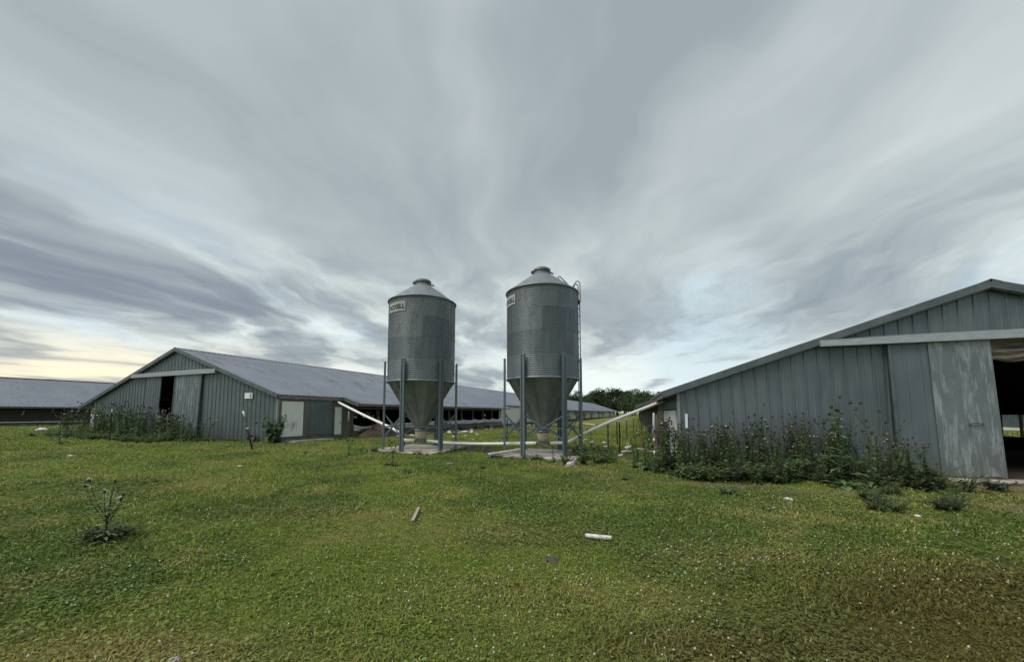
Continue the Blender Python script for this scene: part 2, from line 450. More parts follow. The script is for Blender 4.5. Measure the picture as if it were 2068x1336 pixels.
def scatter(n, r0, r1, half=60):
    r = r0 * (r1 / r0) ** rng.random(n); a = R(half) * (2 * rng.random(n) - 1)
    x, y = r * np.sin(a), r * np.cos(a)
    k = free(x, y); return x[k], y[k], r[k]

x, y, r = scatter(620000, 1.6, 55)
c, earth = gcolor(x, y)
keep = rng.random(len(x)) > earth * 1.15
x, y, r, c = x[keep], y[keep], r[keep], c[keep]
n = len(x)
tall = fbm(x * 1.1, y * 1.1, 61, 3)
h = (.017 + .036 * rng.random(n) ** 1.6) * (.55 + 1.0 * sst(.35, .72, tall)) * (1 + r / 30)
w = (.0022 + .0026 * rng.random(n)) * (1 + r / 5.5)
az = rng.random(n) * 2 * np.pi; lean = .35 + .95 * rng.random(n)
dx, dy = np.cos(az), np.sin(az)
fz = rng.random(n) * 2 * np.pi; px_, py_ = np.cos(fz), np.sin(fz)
z = gheight(x, y) - .004
b0 = np.stack([x - px_ * w, y - py_ * w, z], 1); b1 = np.stack([x + px_ * w, y + py_ * w, z], 1)
k1, k2 = h * np.sin(lean * .5) * .5, h * np.sin(lean)
mz, tz = z + h * .55, z + h * np.maximum(np.cos(lean), .25)
m0 = np.stack([x + dx * k1 - px_ * w * .8, y + dy * k1 - py_ * w * .8, mz], 1); m1 = np.stack([x + dx * k1 + px_ * w * .8, y + dy * k1 + py_ * w * .8, mz], 1)
tp = np.stack([x + dx * k2 * 1.3, y + dy * k2 * 1.3, tz], 1)
V = np.stack([b0, b1, m0, m1, tp], 1).reshape(-1, 3)
br = (.72 + .75 * rng.random(n))[:, None]
hue = rng.random(n)
cb = c * br * np.where(hue[:, None] > .5, np.array([[1.10, 1.05, .9]]), np.array([[.92, 1.02, 1.0]]))
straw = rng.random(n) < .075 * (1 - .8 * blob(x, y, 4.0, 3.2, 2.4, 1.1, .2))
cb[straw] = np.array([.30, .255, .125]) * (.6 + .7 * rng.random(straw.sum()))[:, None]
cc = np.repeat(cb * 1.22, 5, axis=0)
base = np.arange(n) * 5
L = np.stack([base, base + 1, base + 3, base + 2, base + 2, base + 3, base + 4], 1).ravel()
st = np.stack([np.arange(n) * 7, np.arange(n) * 7 + 4], 1).ravel(); tt = np.tile([4, 3], n)
# clover leaves: near-level little rounded quads
x, y, r = scatter(170000, 1.6, 40)
cl = fbm(x * .55 + 4, y * .55, 21, 4)
keep = rng.random(len(x)) < .12 + .88 * sst(.60, .40, cl)
x, y, r = x[keep], y[keep], r[keep]; c, earth = gcolor(x, y)
k = rng.random(len(x)) > earth * 1.3; x, y, r, c = x[k], y[k], r[k], c[k]
n2_ = len(x); s_ = (.005 + .006 * rng.random(n2_)) * (1 + r / 9); az = rng.random(n2_) * 2 * np.pi
z = gheight(x, y) + .012 + .035 * rng.random(n2_) * (1 + r / 30); tl = .8 * (rng.random(n2_) - .5)
tl2 = .8 * (rng.random(n2_) - .5)
Q = []
for kk in range(6):
    a = az + kk * np.pi / 3; rr = s_ * (1.15 if kk % 2 else .8)
    Q.append(np.stack([x + rr * np.cos(a), y + rr * np.sin(a), z + rr * (tl * np.cos(a) + tl2 * np.sin(a))], 1))
V2 = np.stack(Q, 1).reshape(-1, 3)
cb2 = np.repeat(c * (.75 + .7 * rng.random(n2_))[:, None] * np.array([[.92, 1.05, .98]]), 6, axis=0)
L2 = (np.arange(n2_) * 6)[:, None] + np.arange(6)[None] + len(V)
st2 = np.arange(n2_) * 6 + len(L)
grass = raw_mesh('grass', np.concatenate([V, V2]), np.concatenate([L, L2.ravel()]), np.concatenate([st, st2]),
                 np.concatenate([tt, np.full(n2_, 6)]), np.concatenate([cc, cb2]), M['blade'])
tag(grass, 'short green grass and clover leaves growing over the pasture', 'grass', kind='stuff')

# clover flower heads
x, y, r = scatter(4600, 2.4, 34)
k = rng.random(len(x)) < .25 + .75 * sst(2.6, 5.0, r); x, y, r = x[k], y[k], r[k]
pk = fbm(x * .9, y * .9, 71, 3); k = rng.random(len(x)) < .15 + .85 * sst(.45, .6, pk); x, y, r = x[k], y[k], r[k]
n = len(x); s_ = (.0055 + .0045 * rng.random(n)) * (1 + r / 22); z = gheight(x, y) + .035 + .03 * rng.random(n)
P = [np.stack([x + s_ * a, y + s_ * b, z + s_ * cc_], 1) for a, b, cc_ in ((1, 0, 0), (0, 1, 0), (-1, 0, 0), (0, -1, 0), (0, 0, 1), (0, 0, -1))]
V = np.stack(P, 1).reshape(-1, 3)
tri = np.array([(0, 1, 4), (1, 2, 4), (2, 3, 4), (3, 0, 4), (1, 0, 5), (2, 1, 5), (3, 2, 5), (0, 3, 5)])
L = ((np.arange(n) * 6)[:, None, None] + tri[None]).ravel()
fc = np.where(rng.random(n)[:, None] < .75, np.array([[.80, .79, .66]]), np.array([[.58, .50, .32]]))
fl = raw_mesh('clover_flowers', V, L, np.arange(n * 8) * 3, np.full(n * 8, 3), np.repeat(fc, 6, axis=0), M['blade'], True)
tag(fl, 'tiny white clover heads dotted over the grass', 'clover', kind='stuff')

# ------------------------------------------------------------------ ribbed sheets
def sheet(mb, P, s0, s1, lo, hi, holes=(), pitch=.305, rw=.028, rd=.028, minor=True, extra=(), mi=0, reverse=False):
    bp = {}
    def put(s, d):
        if s0 <= s <= s1: bp[round(s, 4)] = d
    for s in [s0, s1] + list(extra) + [h for q in holes for h in q[:2]]: put(s, 0.0)
    k = math.floor(s0 / pitch) - 1
    while k * pitch < s1 + pitch:
        c = k * pitch
        for ds, d in ((-rw, 0), (-rw * .45, rd), (rw * .45, rd), (rw, 0)): put(c + ds, d)
        if minor:
            for j in (1, 2):
                cm = c + pitch * j / 3
                for ds, d in ((-.014, 0), (0, .005), (.014, 0)): put(cm + ds, d)
        k += 1
    ss = sorted(bp)
    for a, b in zip(ss, ss[1:]):
        if b - a < 1e-5: continue
        mid = (a + b) / 2
        cuts = sorted((q[2], q[3]) for q in holes if q[0] - 1e-6 <= mid <= q[1] + 1e-6)
        la, ha, lb, hb = lo(a), hi(a), lo(b), hi(b)
        spans = []; ca, cb = la, lb
        for (ta, tb) in cuts:
            if ta > min(ca, cb): spans.append((ca, cb, min(ta, ha), min(ta, hb)))
            ca = cb = tb
        if ca < max(ha, hb): spans.append((ca, cb, max(ha, ca) if ha > ca else ha, hb))
        for (x0, x1, y0, y1) in spans:
            if y0 - x0 < 1e-4 and y1 - x1 < 1e-4: continue
            f = (0, 1, 2, 3)
            mb.add([P(a, x0, bp[a]), P(b, x1, bp[b]), P(b, max(y1, x1), bp[b]), P(a, max(y0, x0), bp[a])], [f], mi)

def text_outline(txt, size, bold=.0):
    cu = bpy.data.curves.new('lettering', 'FONT'); cu.body = txt; cu.size = size; cu.offset = bold; cu.resolution_u = 3
    cu.fill_mode = 'FRONT'
    o = bpy.data.objects.new('lettering', cu); COL.objects.link(o)
    bpy.context.view_layer.update()
    me = bpy.data.meshes.new_from_object(o)
    vs = [v.co.copy() for v in me.vertices]; fs = [tuple(p.vertices) for p in me.polygons]
    bpy.data.objects.remove(o); bpy.data.curves.remove(cu); bpy.data.meshes.remove(me)
    return vs, fs

# ------------------------------------------------------------------ LEFT BARN  (local x = along the gable to the right, y = away along the barn)
G0 = .2
BL = thing('barn', 'long grey metal barn left of the silos with two sliding doors in its gable', 'barn', (OL.x, OL.y, 0), -AZL)
UC, ZR, SL = -8.0, 5.17, .332
UL, URF, URX = -17.7, .16, 1.235
LEN = 140.0; VR = 3.9; VM0, VM1 = 27.2, 34.0
zroof = lambda u: ZR - SL * abs(u - UC)
ang = math.atan(SL); ca_, sa_ = math.cos(ang), math.sin(ang)
zf = lambda u: zroof(u) - .10
mb = MB()
sheet(mb, lambda s, t, d: (s, -d, t), -16.0, 0.0, lambda s: G0 + .06, zf, [(-10.6, -5.85, 0, 3.72)], extra=(UC,))
mb.build('front_wall', M['wall_l'], BL)
mb = MB()
sheet(mb, lambda s, t, d: (s, .06 - d, t), -16.85, -16.02, lambda s: 1.86, zf, minor=False)
mb.build('side_gable_sheet', M['wall_l'], BL)
mb = MB(); mb.box(-16.72, -16.03, .06, .11, .45, 1.85); mb.build('white_side_panel', M['white'], BL)
mb = MB(); mb.box(-16.06, -15.96, -.05, .05, G0, 2.45); mb.build('corner_trim', M['track'], BL)
mb = MB(); mb.box(-.05, .05, -.05, .05, G0, 2.42); mb.build('corner_trim', M['track'], BL)
# roof slopes
def slope(mb, side, u_end, v0, v1, uc, zr, lift=0, sl_c=None):
    cc, ss = sl_c
    T = (abs(u_end - uc)) / cc
    P = lambda s, t, d: (uc + side * (t * cc + d * ss), s, zr + lift - t * ss + d * cc)
    sheet(mb, P, v0, v1, lambda s: 0.0, lambda s: T, pitch=.305, rw=.035, rd=.022, minor=False)
mb = MB()
slope(mb, 1, URF, -.14, VR, UC, ZR, 0, (ca_, sa_)); slope(mb, 1, URX, VR, VM0, UC, ZR, 0, (ca_, sa_))
slope(mb, 1, URF, VM0, VM1, UC, ZR, 0, (ca_, sa_)); slope(mb, 1, URX, VM1, LEN + .2, UC, ZR, 0, (ca_, sa_))
mb.build('roof', M['roof'], BL)
mb = MB(); slope(mb, -1, UL, -.14, LEN + .2, UC, ZR, 0, (ca_, sa_)); mb.build('roof', M['roof'], BL)
mb = MB()
mb.add([(UC - .2, -.19, ZR - .035), (UC, -.19, ZR + .045), (UC + .2, -.19, ZR - .035), (UC - .2, LEN + .3, ZR - .035), (UC, LEN + .3, ZR + .045), (UC + .2, LEN + .3, ZR - .035)],
       [(0, 1, 4, 3), (1, 2, 5, 4)])
mb.build('ridge_cap', M['track'], BL)
mb = MB()
def rake(mb, u0, u1, v, zr_fn, dep=.19, th=.05, drop=-.03):
    p, q = Vector((u0, v, zr_fn(u0) - dep / 2 - drop)), Vector((u1, v, zr_fn(u1) - dep / 2 - drop))
    mb.bar(p, q, th, dep)
rake(mb, UC, UL, -.165, zroof); rake(mb, UC, URF, -.163, zroof)
rake(mb, UC - .01, UL, -.12, lambda u: zroof(u) - .15, .07, .05); rake(mb, UC + .01, URF, -.12, lambda u: zroof(u) - .15, .07, .05)
mb.build('rake_trim', M['trim'], BL)
mb = MB(); rake(mb, URF, URX + .01, VR - .03, lambda u: zroof(u) + .01, .2, .04); mb.build('rake_trim', M['trim'], BL)
mb = MB()
mb.box(URF - .06, URF - .015, -.1, VR - .06, zroof(URF) - .19, zroof(URF) - .03)
mb.box(URX - .07, URX - .02, VR, VM0, zroof(URX) - .13, zroof(URX) - .025)
mb.box(URX - .07, URX - .02, VM1, LEN, zroof(URX) - .13, zroof(URX) - .025)
mb.box(URF - .06, URF - .015, VM0, VM1, zroof(URF) - .15, zroof(URF) - .03)
mb.build('fascia_board', M['wood_h'], BL)
mb = MB()
mb.add([(-11.95, -.24, 3.62), (-11.95, -.20, 3.83), (-11.95, -.02, 3.90), (-4.42, -.24, 3.65), (-4.42, -.20, 3.86), (-4.42, -.02, 3.93), (-11.95, -.02, 3.62), (-4.42, -.02, 3.65)],
       [(0, 3, 4, 1), (1, 4, 5, 2), (0, 1, 2, 6), (3, 7, 5, 4), (0, 6, 7, 3)])
mb.build('door_track_cover', M['track'], BL)
def door(parent, u0, u1, b0, b1, z0, z1, v, mat, frame, back=.05):
    mb = MB()
    lerp = lambda a, b, t: a + (b - a) * t
    def P(s, t, d):
        k = (t - z0) / (z1 - z0); uu = lerp(b0 + (s - u0) / (u1 - u0) * (b1 - b0), s, k)
        return (uu, v - d - (1 - k) * back, t)
    sheet(mb, P, u0, u1, lambda s: z0, lambda s: z1, pitch=.229, rw=.03, rd=.016, minor=False)
    o = mb.build('sliding_door', mat, parent)
    mb = MB()
    for (ua, ub) in ((u0, b0), (u1, b1)):
        mb.bar((ua, v - .0, z1), (ub, v - back, z0), .05, .05, (0, 1, 0))
    mb.bar((b0, v + .02 - back, z0 + .04), (b1, v + .02 - back, z0 + .04), .04, .07)
    mb.build('door_frame', frame, o)
    return o
door(BL, -10.70, -9.19, -10.79, -9.31, .38, 3.70, -.09, M['door_dark'], M['trim'])
door(BL, -7.91, -5.62, -7.98, -5.74, .36, 3.70, -.10, M['door'], M['trim'])
# control-room side wall
mb = MB()
sheet(mb, lambda s, t, d: (d, s, t), 1.5, VR - .58, lambda s: G0 + .22, lambda s: 2.36, pitch=.305)
mb.build('side_wall', M['wall_l'], BL)
mb = MB(); mb.box(.0, .05, .17, 1.37, .44, 2.16); w_ = mb.build('white_panel_door', None or M['white'], BL)
# scratched stain left by rubbing weeds on the panel
st_ = NT('scuffed_white_panel'); v = st_.coord((1, 26, 2.2)); f = st_.noise(v, 1, 4, .6)
tc = st_.new('ShaderNodeTexCoord'); sp = st_.new('ShaderNodeSeparateXYZ'); st_.link(tc.outputs['Object'], sp.inputs[0])
def bell(nt, val, c, wd):
    return nt.math('MAXIMUM', nt.math('SUBTRACT', 1.0, nt.math('DIVIDE', nt.math('ABSOLUTE', nt.math('SUBTRACT', val, c)), wd)), 0.0)
msk = st_.math('MULTIPLY', bell(st_, sp.outputs[1], .78, .48), bell(st_, sp.outputs[2], .98, .38))
k_ = st_.math('MULTIPLY', st_.ramp(st_.math('ADD', f, st_.math('MULTIPLY', msk, .22)), [(.60, (0, 0, 0)), (.72, (1, 1, 1))]), st_.math('MINIMUM', st_.math('MULTIPLY', msk, 6), 1.0))
wcol = st_.ramp(st_.noise(st_.coord((1, 1, .6)), 2.5, 5), [(.3, (.70, .72, .70)), (.7, (.80, .81, .79))])
st_.set(st_.mix(st_.math('MULTIPLY', k_, .8), wcol, (.17, .13, .11)), .55)
w_.data.materials[0] = st_.mat
mb = MB()
for (a, b) in ((.05, .15), (1.39, 1.48)): mb.box(.0, .07, a, b, .4, 2.3)
mb.box(0, .065, .15, 1.39, 2.17, 2.3); mb.build('panel_frame', M['wood'], BL)
mb = MB(); mb.box(0, .16, .1, VR, G0 - .25, G0 + .2); mb.build('foundation', M['curb'], BL)
nd = MB(); nd.box(.0, .05, VR - .5, VR - .02, G0 + .1, 1.92); nd = nd.build('white_side_door', M['white'], BL)
mb = MB(); mb.tube([(.05, VR - .1, 1.05), (.11, VR - .1, 1.05)], [.02, .03], 8); mb.build('handle', M['rubber'], nd)
mb = MB()
for (a, b) in ((VR - .57, VR - .51), (VR, VR + .08)): mb.box(-.02, .06, a, b, G0, 2.36)
mb.box(-.02, .045, VR - .51, VR, 1.94, 2.35)
mb.build('side_door_frame', M['wood'], BL)
mb = MB(); mb.box(-.03, .03, VR + .09, VR + .75, G0, 2.3); mb.build('timber_end_wall', M['wood'], BL)
# open side
mb = MB(); mb.box(-.12, .12, VR + .75, VM0, G0 - .3, .60); mb.build('low_curb_wall', M['curb'], BL)
mb = MB(); mb.box(-.06, .08, VR + .75, VM0, 1.82, 1.93); mb.build('top_rail', M['wood_h'], BL)
for k in range(11):
    v = 4.7 + k * 2.22
    mb = MB(); mb.box(-.075, .075, v - .06, v + .06, .60, zroof(0) - .06); mb.build('support_post', M['wood'], BL)
mb = MB(); nseg = 150; rows = []
for k in range(nseg + 1):
    v = VR + .8 + (VM0 - VR - 1.2) * k / nseg
    ph = (v - 4.7) / 2.22; sag = abs(math.sin(math.pi * ph)) ; lowend = .12 * math.exp(-((v - 5.5) / 3) ** 2)
    top = 1.0 - .10 * sag - lowend + .02 * math.sin(v * 3.1); bot = .63 - .04 * sag - lowend
    rows.append([(.13 + .035 * math.sin(j * 1.9 + v * .7) + .05 * math.sin(math.pi * j / 7), v, top + (bot - top) * j / 7) for j in range(8)])
for k in range(nseg):
    for j in range(7): mb.add([rows[k][j], rows[k + 1][j], rows[k + 1][j + 1], rows[k][j + 1]], [(0, 1, 2, 3)])
mb.build('sagging_curtain', M['curtain'], BL, True)
mb = MB(); rows = []
for k in range(61):
    v = 5.2 + 21 * k / 60; s = abs(math.sin(v * 1.1)) * .05
    rows.append([(.17 + .10 * j + .02 * math.sin(v * 4 + j), v, .63 - s - (.63 - G0 - .05 - .04 * math.sin(v * 2.3)) * j / 3) for j in range(4)])
for k in range(60):
    for j in range(3): mb.add([rows[k][j], rows[k + 1][j], rows[k + 1][j + 1], rows[k][j + 1]], [(0, 1, 2, 3)])
mb.build('dark_skirt', M['tarp_black'], BL, True)
# mid room and the closed far half
mb = MB(); sheet(mb, lambda s, t, d: (d, s, t), VM0, VM1, lambda s: G0 + .1, lambda s: zroof(0) - .02, minor=False); mb.build('side_wall', M['pale'], BL)
mb = MB(); mb.box(-.05, .03, VM0 - .5, VM0 - .02, G0, 2.3); mb.build('white_board', M['white'], BL)
mb = MB(); rows = []
for k in range(241):
    v = VM1 + .02 + (LEN - VM1 - .02) * k / 240
    rows.append([(.03 + .03 * math.sin(v * 2.2 + j * .8), v, G0 + .15 + (zroof(0) - .15 - G0 - .1) * j / 4) for j in range(5)])
for k in range(240):
    for j in range(4): mb.add([rows[k][j], rows[k + 1][j], rows[k + 1][j + 1], rows[k][j + 1]], [(0, 1, 2, 3)])
mb.build('closed_curtain', M['pale'], BL, True)
mb = MB(); mb.box(-.1, .1, VM0, LEN, G0 - .4, G0 + .14); mb.build('foundation', M['curb'], BL)
# far side, far gable and the floor
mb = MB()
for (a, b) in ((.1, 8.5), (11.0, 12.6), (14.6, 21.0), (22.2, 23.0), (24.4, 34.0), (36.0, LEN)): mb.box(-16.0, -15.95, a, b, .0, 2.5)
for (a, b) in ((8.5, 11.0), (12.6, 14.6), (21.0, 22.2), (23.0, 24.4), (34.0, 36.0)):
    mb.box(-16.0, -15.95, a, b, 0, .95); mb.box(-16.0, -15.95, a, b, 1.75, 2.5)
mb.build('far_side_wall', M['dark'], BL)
mb = MB(); mb.add([(-16, LEN, G0), (0, LEN, G0), (0, LEN, zroof(0)), (UC, LEN, ZR - .05), (-16, LEN, zroof(-16))], [(0, 1, 2, 3, 4)]); mb.build('end_gable', M['wall_l'], BL)
mb = MB(); mb.add([(-15.9, .02, G0 + .12), (-.13, .02, G0 + .12), (-.13, LEN - .1, G0 + .12), (-15.9, LEN - .1, G0 + .12)], [(0, 1, 2, 3)]); mb.build('floor', M['litter'], BL)
for v in [4.6 + k * 9.0 for k in range(10)]:
    pass
WL = lambda u, v, z=0.0: Vector((OL.x + u * math.cos(AZL) + v * math.sin(AZL), OL.y - u * math.sin(AZL) + v * math.cos(AZL), z))

# number sign
sg = thing('number_sign', 'white rectangular sign with a black 5 on the left barn gable', 'sign', WL(-2.0, -.035, 2.44), -AZL)
mb = MB(); mb.box(-.28, .28, -.03, 0, -.14, .14); mb.build('plate', M['white'], sg, bevel=.004)
vs, fs = text_outline('5', .25, .010)
mb = MB(); mb.add([(v.x + .10, -.034, v.y - .088) for v in vs], fs); mb.build('number', M['lettering'], sg)

# things at the left barn's doorway
g_ = thing('slatted_gate', 'low white slatted gate standing in the left barn doorway', 'gate', WL(-8.6, .25, G0 + .1), -AZL)
for z in (.62, .92):
    mb = MB(); mb.box(-.9, .9, -.02, .02, z, z + .11); mb.build('slat', M['plate'], g_)
for u in (-.55, -.1, .3, .6):
    mb = MB(); mb.box(u - .025, u + .025, .021, .06, 0, 1.2); mb.build('picket', M['white'], g_)

p = ground(518, 891)
t_ = MB()
for k in range(25):
    a0 = 2 * math.pi * k / 24
ring = []
for i_ in range(24):
    A0 = 2 * math.pi * i_ / 24
    ring.append([((.17 + .07 * math.cos(B)) * math.cos(A0), .08 * math.sin(B), (.17 + .07 * math.cos(B)) * math.sin(A0)) for B in [2 * math.pi * j / 10 for j in range(10)]])
vs = [q for rr in ring for q in rr]
fs = [(i_ * 10 + j, i_ * 10 + (j + 1) % 10, ((i_ + 1) % 24) * 10 + (j + 1) % 10, ((i_ + 1) % 24) * 10 + j) for i_ in range(24) for j in range(10)]
t_.add(vs, fs)
pt = WL(-1.35, -.28, G0 + .17)
ty = t_.build('tyre', M['rubber'], None, True, pt, -AZL + .5); ty.rotation_euler.x = -.5
tag(ty, 'small black tyre leaning against the foot of the left barn gable', 'tyre')

hy = thing('yard_hydrant', 'thin dark standpipe tap in front of the left barn corner', 'tap', WL(-.98, -.35, G0), -AZL)
mb = MB(); mb.tube([(0, 0, -.1), (0, 0, .88)], .018, 8); mb.build('pipe', M['rust'], hy, True)
mb = MB(); mb.tube([(-.03, 0, .9), (.03, 0, .93), (.12, 0, .90)], [.045, .04, .02], 8); mb.tube([(.0, 0, .92), (.14, .02, 1.0)], .012, 6); mb.build('tap_head', M['rubber'], hy, True)

p = ground(511, 907)
bp_ = thing('leaning_stake', 'black stake with white bands leaning left before the left barn gable', 'stake', p)
top = Vector((-.52, .1, 1.45))
mb = MB(); mb.tube([(0, 0, -.1), top * .84], .034, 8); mb.build('shaft', M['rubber'], bp_, True)
mb = MB(); mb.tube([top * .84, top], [.036, .028], 8); mb.build('white_tip', M['white_tip'], bp_, True)
mb = MB(); mb.tube([top * .53, top * .56], .040, 8); mb.build('white_band', M['white_tip'], bp_, True)

pst = [WL(.35, .15), WL(1.15, .3), WL(1.15, 2.3), WL(.35, 2.6)]
mb = MB(); mb.box(.17, 1.0, .15, 2.5, G0 - .1, G0 + .07)
o = mb.build('concrete_step', M['concrete'], None, False, (OL.x, OL.y, 0), -AZL, bevel=.02); tag(o, 'low concrete step before the white panel door of the left barn', 'step')

# items along the open side
def mound(name, mat, cx, cy, rx, ry, hz, label, cat, seed, rz=0, n=22):
    mb = MB(); vs = []; fs = []
    for i_ in range(n + 1):
        for j in range(n + 1):
            a, b = 2 * i_ / n - 1, 2 * j / n - 1
            rr = min(1, math.hypot(a, b)); hgt = (1 - rr * rr) ** .8
            nz = float(fbm(a * 2.4 + seed, b * 2.4, seed, 3))
            vs.append((a * rx, b * ry, hz * hgt * (.45 + 1.1 * nz) - .03))
    for i_ in range(n):
        for j in range(n):
            a = i_ * (n + 1) + j; fs.append((a, a + n + 1, a + n + 2, a + 1))
    mb.add(vs, fs)
    o = mb.build(name, mat, None, True, (cx, cy, gz(cx, cy)), rz); return tag(o, label, cat)
w = WL(.75, 5.6); mound('dirt_heap', M['earth'], w.x, w.y, 1.2, .55, .42, 'reddish brown heap of earth beside the open side of the left barn', 'earth heap', 3, math.pi / 2 - AZL)
w = WL(.95, 7.3); mound('black_tarpaulin', M['tarp_black'], w.x, w.y, 1.2, .5, .55, 'crumpled black tarpaulin by the low wall behind the left silo', 'tarpaulin', 5, math.pi / 2 - AZL)
w = WL(.55, 6.35); mound('feed_sack', M['bag'], w.x, w.y, .4, .3, .95, 'slumped pinkish sack beside the earth heap at the left barn', 'sack', 8, .3)

# insulated heater pipe hanging on the open side
hp = thing('hanging_white_tube', 'short white tube hanging under the left barn eave near the feed pipe', 'tube', WL(.3, 4.15, 0), -AZL)
mb = MB(); mb.tube([(0, 0, 1.1), (0, 0, 1.7)], .04, 8); mb.build('tube', M['white'], hp, True)
mb = MB(); mb.tube([(0, 0, 1.7), (0, 0, 2.12)], .008, 5); mb.build('hanger', M['post'], hp)
hp = thing('hanging_white_tube', 'white tube with a ball end hanging behind the left silo hopper', 'tube', WL(.3, 11.6, 0), -AZL)
mb = MB(); mb.tube([(0, 0, 1.15), (0, 0, 1.75)], .06, 8); mb.lathe([(.001, .88), (.06, .91), (.08, .96), (.06, 1.02), (.001, 1.05)], 10); mb.build('tube', M['white'], hp, True)
mb = MB(); mb.tube([(0, 0, 1.04), (0, 0, 2.05)], .01, 5); mb.build('hanger', M['post'], hp)

# ------------------------------------------------------------------ FAR LEFT BARN
OF = at(0, 860, .4); OF.z = 0
BF = thing('barn', 'dark sided barn at the left edge of the view, behind the left barn', 'barn', (OF.x, OF.y, 0), -AZL)
zr2 = lambda u: 5.25 - .332 * abs(u + 8.0)
mb = MB()
for s in (1, -1):
    slope(mb, s, -8 + s * 9.3, -45, 100, -8.0, 5.25, 0, (ca_, sa_))
mb.build('roof', M['roof2'], BF)
mb = MB(); mb.box(-8.2, -7.8, -45.1, 100.1, 5.24, 5.3); mb.build('ridge_cap', M['track'], BF)
mb = MB(); rows = []
for k in range(161):
    v = -45 + 145 * k / 160
    rows.append([(.0 + .02 * math.sin(v * 3 + j), v, .75 + 1.20 * j / 4) for j in range(5)])
for k in range(160):
    for j in range(4): mb.add([rows[k][j], rows[k + 1][j], rows[k + 1][j + 1], rows[k][j + 1]], [(0, 1, 2, 3)])
mb.build('side_curtain', M['curtain_dark'], BF, True)
mb = MB(); mb.box(-.2, -.1, -45, 100, .2, 2.5); mb.build('side_wall', M['dark'], BF)
mb = MB(); mb.tube([(.1, -45, .72), (.1, 100, .72)], .05, 8); mb.build('curtain_rail', M['pale'], BF, True)
mb = MB(); mb.box(-.08, .08, -45, 100, .1, .60); mb.build('low_curb_wall', M['curb'], BF)
mb = MB(); mb.box(1.2, 1.25, -45, 100, zr2(1.25) - .16, zr2(1.25) - .02); mb.build('fascia_board', M['wood'], BF)
for v in (-45, 100):
    mb = MB(); mb.add([(-16, v, .2), (-.1, v, .2), (-.1, v, zr2(-.1)), (-8, v, 5.2), (-16, v, zr2(-16))], [(0, 1, 2, 3, 4)]); mb.build('end_gable', M['wall_l'], BF)
mb = MB(); mb.box(-16, -15.9, -45, 100, .1, 2.55); mb.build('far_side_wall', M['wall_l'], BF)
for v in (1.2, 6.2):
    mb = MB(); mb.bar((.05, v, 1.35), (.06, v + .12, 1.8), .05, .02, (1, 0, 0)); mb.build('curtain_cord', M['pale'], BF)

# ------------------------------------------------------------------ RIGHT BARN
BR = thing('barn', 'grey ribbed metal barn at the right edge with a tilted weathered sliding door', 'barn', (OR.x, OR.y, 0), -AZR)
GR0 = .02
UC2, ZR2, SL2 = 1.157, 4.838, .3452
a2 = math.atan(SL2); sc2 = (math.cos(a2), math.sin(a2))
zq = lambda u: ZR2 - SL2 * abs(u - UC2)
UW = -6.02; UE = -6.48; UX = -7.17; UWR = 2 * UC2 - UW; UXR = 2 * UC2 - UX; LEN2 = 95.0; VR2 = 9.4
zf2 = lambda u: zq(u) - .08
mb = MB(); sheet(mb, lambda s, t, d: (s, -d, t), UW, UWR, lambda s: GR0 + .05, zf2, [(-.78, 3.3, 0, 3.42)], extra=(UC2,)); mb.build('front_wall', M['wall_r'], BR)
mb = MB()
slope(mb, -1, UE, -.14, VR2, UC2, ZR2, 0, sc2); slope(mb, -1, UX, VR2, LEN2, UC2, ZR2, 0, sc2)
mb.build('roof', M['roof'], BR)
mb = MB(); slope(mb, 1, UXR, -.14, LEN2, UC2, ZR2, 0, sc2); mb.build('roof', M['roof'], BR)
mb = MB()
mb.add([(UC2 - .2, -.2, ZR2 - .035), (UC2, -.2, ZR2 + .045), (UC2 + .2, -.2, ZR2 - .035), (UC2 - .2, LEN2, ZR2 - .035), (UC2, LEN2, ZR2 + .045), (UC2 + .2, LEN2, ZR2 - .035)], [(0, 1, 4, 3), (1, 2, 5, 4)])
mb.build('ridge_cap', M['track'], BR)
mb = MB()
rake(mb, UC2, UE, -.165, zq); rake(mb, UC2, UXR, -.163, zq)
rake(mb, UC2 - .01, UE, -.12, lambda u: zq(u) - .16, .06, .05); rake(mb, UC2 + .01, UXR, -.12, lambda u: zq(u) - .16, .06, .05)
mb.build('rake_trim', M['trim'], BR)
mb = MB(); rake(mb, UE, UX - .01, VR2 - .03, lambda u: zq(u) + .01, .16, .04); rake(mb, UE, UX, VR2 + .02, lambda u: zq(u) - .1, .08, .04); mb.build('rake_trim', M['trim'], BR)
mb = MB(); mb.box(UE + .03, UE + .07, -.1, VR2 - .05, zq(UE) - .16, zq(UE) - .02); mb.box(UX + .02, UX + .06, VR2, LEN2, zq(UX) - .13, zq(UX) - .02); mb.build('fascia_board', M['wood'], BR)
mb = MB(); mb.box(UW - .02, UW + .06, -.035, .04, GR0, zq(UW) - .1); mb.build('corner_trim', M['track'], BR)
mb = MB()
zt0, zt1 = 3.55, 3.56; ua, ub = -2.44, 5.2
mb.add([(ua, -.26, zt0 - .17), (ua, -.21, zt0 + .0), (ua, -.02, zt0 + .08), (ub, -.26, zt1 - .17), (ub, -.21, zt1), (ub, -.02, zt1 + .08), (ua, -.02, zt0 - .17), (ub, -.02, zt1 - .17)],
       [(0, 3, 4, 1), (1, 4, 5, 2), (0, 1, 2, 6), (3, 7, 5, 4), (0, 6, 7, 3)])
mb.build('door_track_cover', M['track'], BR)
